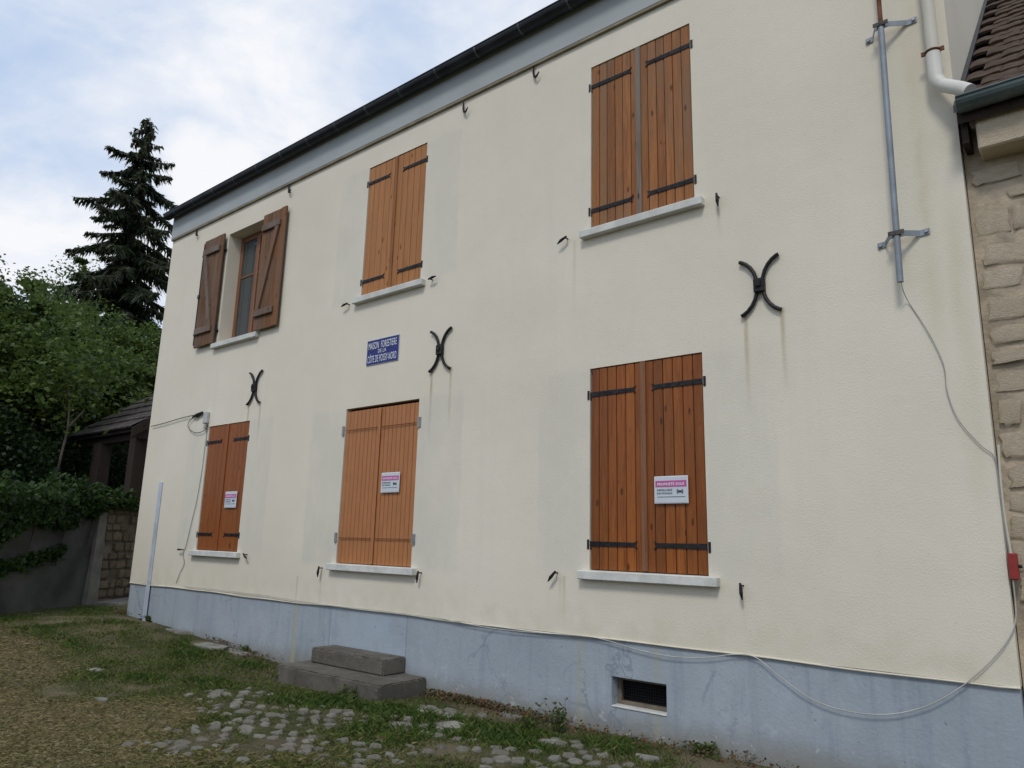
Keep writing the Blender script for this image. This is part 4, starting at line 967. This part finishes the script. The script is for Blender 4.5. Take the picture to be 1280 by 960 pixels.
def grass(n=420000):
    x = RNG.uniform(-15.5, -1.0, n); y = -RNG.random(n)*4.9+.3
    d = np.hypot(x-CAM.x, y-CAM.y)
    ok = (RNG.random(n) < np.clip(1.25-d/15, .3, 1)) & ((y < -.02) | (x < XL-.05))
    ok &= ~((x > -7.16) & (x < -5.46) & (y > -.64))
    ok &= ((x-WB.x)*wnrm.x+(y-WB.y)*wnrm.y) > .05
    n1 = vnoise(x, y, .8, 31); n2 = vnoise(x, y, 2.3, 32); n3 = vnoise(x, y, 7, 33)
    gh = n1*.42+n2*.36+n3*.30
    dry = np.clip((-y-1.75+1.5*(n1-.5)+.7*(n2-.5))/.7, 0, 1)*np.clip((-x-3.6)/1.8, 0, 1)
    right = np.clip((x+5.6)/1.5, 0, 1)                       # trodden, stony ground in front of the vent
    stony = np.zeros(n)
    for a, b, p, q in PATCH: stony = np.maximum(stony, 1-(((x-a)/p)**2+((y-b)/q)**2)*.7)
    stony = np.clip(stony, 0, 1)
    foot = np.clip((y+.38)/.25, 0, 1)*(x > XL)
    thr = .40+.14*right+.17*stony+.16*foot-.22*dry
    ok &= gh > thr+.22*(RNG.random(n)-.5)
    gx = np.zeros(n, bool); idx = np.where(ok & (x > -9.8))[0]
    for c in COB: gx[idx[(np.abs(x[idx]-c[0]) < c[2]*.46) & (np.abs(y[idx]-c[1]) < c[2]*.36)]] = True
    for c in SLB: gx |= ((x-c[0])/c[2])**2+((y-c[1])/c[3])**2 < .23
    ok &= ~gx
    x, y, dry, gh, thr, n2, n3 = (q[ok] for q in (x, y, dry, gh, thr, n2, n3)); n = len(x); z = gz(x, y)-.004
    lush = np.clip((gh-thr)/.25, 0, 1)*(1-dry)*np.clip((n2-.25)*2, 0.15, 1)
    h = (.012+.022*RNG.random(n)+.050*lush*RNG.random(n)**1.5)*(1-.2*dry)
    lean = RNG.normal(0, 1, (n, 2))*(.55+.7*dry)[:, None]*h[:, None]
    az = RNG.random(n)*2*math.pi; w_ = (.0015+.0015*RNG.random(n))*(1+.5*lush-.35*dry); wx, wy = np.cos(az)*w_, np.sin(az)*w_
    b0 = np.stack([x-wx, y-wy, z], 1); b1 = np.stack([x+wx, y+wy, z], 1)
    m0 = np.stack([x+lean[:, 0]*.4+wx*.8, y+lean[:, 1]*.4+wy*.8, z+h*.62], 1); tp_ = np.stack([x+lean[:, 0]*1.1, y+lean[:, 1]*1.1, z+h*(.95-.4*dry)], 1)
    V = np.stack([b0, b1, m0, tp_], 1).reshape(-1, 3)
    tone = np.clip(.36-.26*lush+.50*dry+RNG.normal(0, .15, n)+.3*(n3-.5)+.35*(RNG.random(n) < .10), 0, 1)
    o = link('grass', np_mesh('grass', V, np.arange(n*4).reshape(n, 4), tone, 'grass_blade')); tag(o, 'short patchy grass, green by the cobbles and straw coloured further out', 'grass', kind='stuff')
    print('blades', n)
grass()
# straw litter lying flat
n = 26000; x = RNG.uniform(-12, -2, n); y = RNG.uniform(-4.2, -.05, n); k = RNG.random(n) < np.clip((-y-1.2)/1.6, .12, 1); x, y = x[k], y[k]; n = len(x)
k = ~((x > -7.16) & (x < -5.46) & (y > -.64)); x, y = x[k], y[k]; n = len(x)
a = RNG.random(n)*2*math.pi; L = .03+.06*RNG.random(n); z = gz(x, y)+.006+.012*RNG.random(n)
dx, dy = np.cos(a)*L, np.sin(a)*L; wx, wy = -np.sin(a)*.0009, np.cos(a)*.0009
V = np.stack([np.stack([x-wx, y-wy, z], 1), np.stack([x+wx, y+wy, z], 1), np.stack([x+dx+wx, y+dy+wy, z+.004], 1), np.stack([x+dx-wx, y+dy-wy, z+.004], 1)], 1).reshape(-1, 3)
tag(link('straw_litter', np_mesh('straw_litter', V, np.arange(n*4).reshape(n, 4), np.clip(RNG.normal(.85, .15, n), 0, 1), 'grass_blade')), 'dry straw litter lying on the yard', 'straw', kind='stuff')
# low reddish stonecrop along the foot of the wall
Cs = []
for px, py, r_, k in ((555, 872, .22, 500), (600, 880, .25, 700), (640, 893, .18, 300), (670, 900, .16, 350), (730, 915, .22, 130), (800, 932, .25, 120), (880, 945, .3, 130), (920, 953, .3, 160), (320, 818, .25, 250), (285, 807, .2, 200), (185, 779, .15, 120)):
    q = gnd(px, py, .2 if px < 330 else .13); P = np.stack([q.x+RNG.normal(0, r_, k), np.minimum(q.y+RNG.normal(0, .07, k), -.01), np.zeros(k)], 1); P[:, 2] = gz(P[:, 0], P[:, 1])+RNG.random(k)**1.5*.075; Cs.append(P)
P = np.concatenate(Cs); tag(link('stonecrop', leaves_mesh('stonecrop', P, .028, np.clip(RNG.normal(.55, .3, len(P)), 0, 1), 'sedum_leaf', .5)), 'low reddish stonecrop along the foot of the plinth', 'ground cover', kind='stuff')
# weeds
def weed(px, py, h, ns, label, z=.13, spread=.1):
    q = gnd(px, py, z); q.z = float(gz(q.x, q.y)); t = thing('weed', label, 'weed', q, 'weeds at the foot of the house')
    mb = MB(); Cs = []
    for i in range(ns):
        e = q+Vector((random.gauss(0, spread), min(-.01-q.y, random.gauss(0, spread*.6)), h*random.uniform(.5, 1))); P = [q, q.lerp(e, .5)+Vector((0, 0, h*.1)), e]; mb.tube(P, [.003, .0025, .0012], 4)
        for k in range(14): Cs.append(np.array(P[0].lerp(P[2], .15+.85*random.random()))+RNG.normal(0, .014, 3))
    obj('stem', mb, 'bark', t); C = np.array(Cs); link('foliage', leaves_mesh('foliage', C, .036, np.clip(RNG.normal(.5, .25, len(C)), 0, 1), 'leaf_green', .45), t)
weed(700, 915, .24, 16, 'upright leafy weed against the plinth beside the cellar vent')
weed(663, 912, .12, 14, 'low bushy weed among the cobbles near the cellar vent')
weed(310, 815, .09, 10, 'small dry weed at the plinth past the steps', .18)
weed(188, 779, .10, 10, 'small weed at the foot of the blue trunking', .3)
weed(350, 848, .10, 10, 'small weed beside the far end of the steps')
weed(880, 943, .08, 12, 'small spreading weed at the plinth right of the cellar vent')
weed(440, 872, .12, 14, 'grassy weed in front of the lower step')
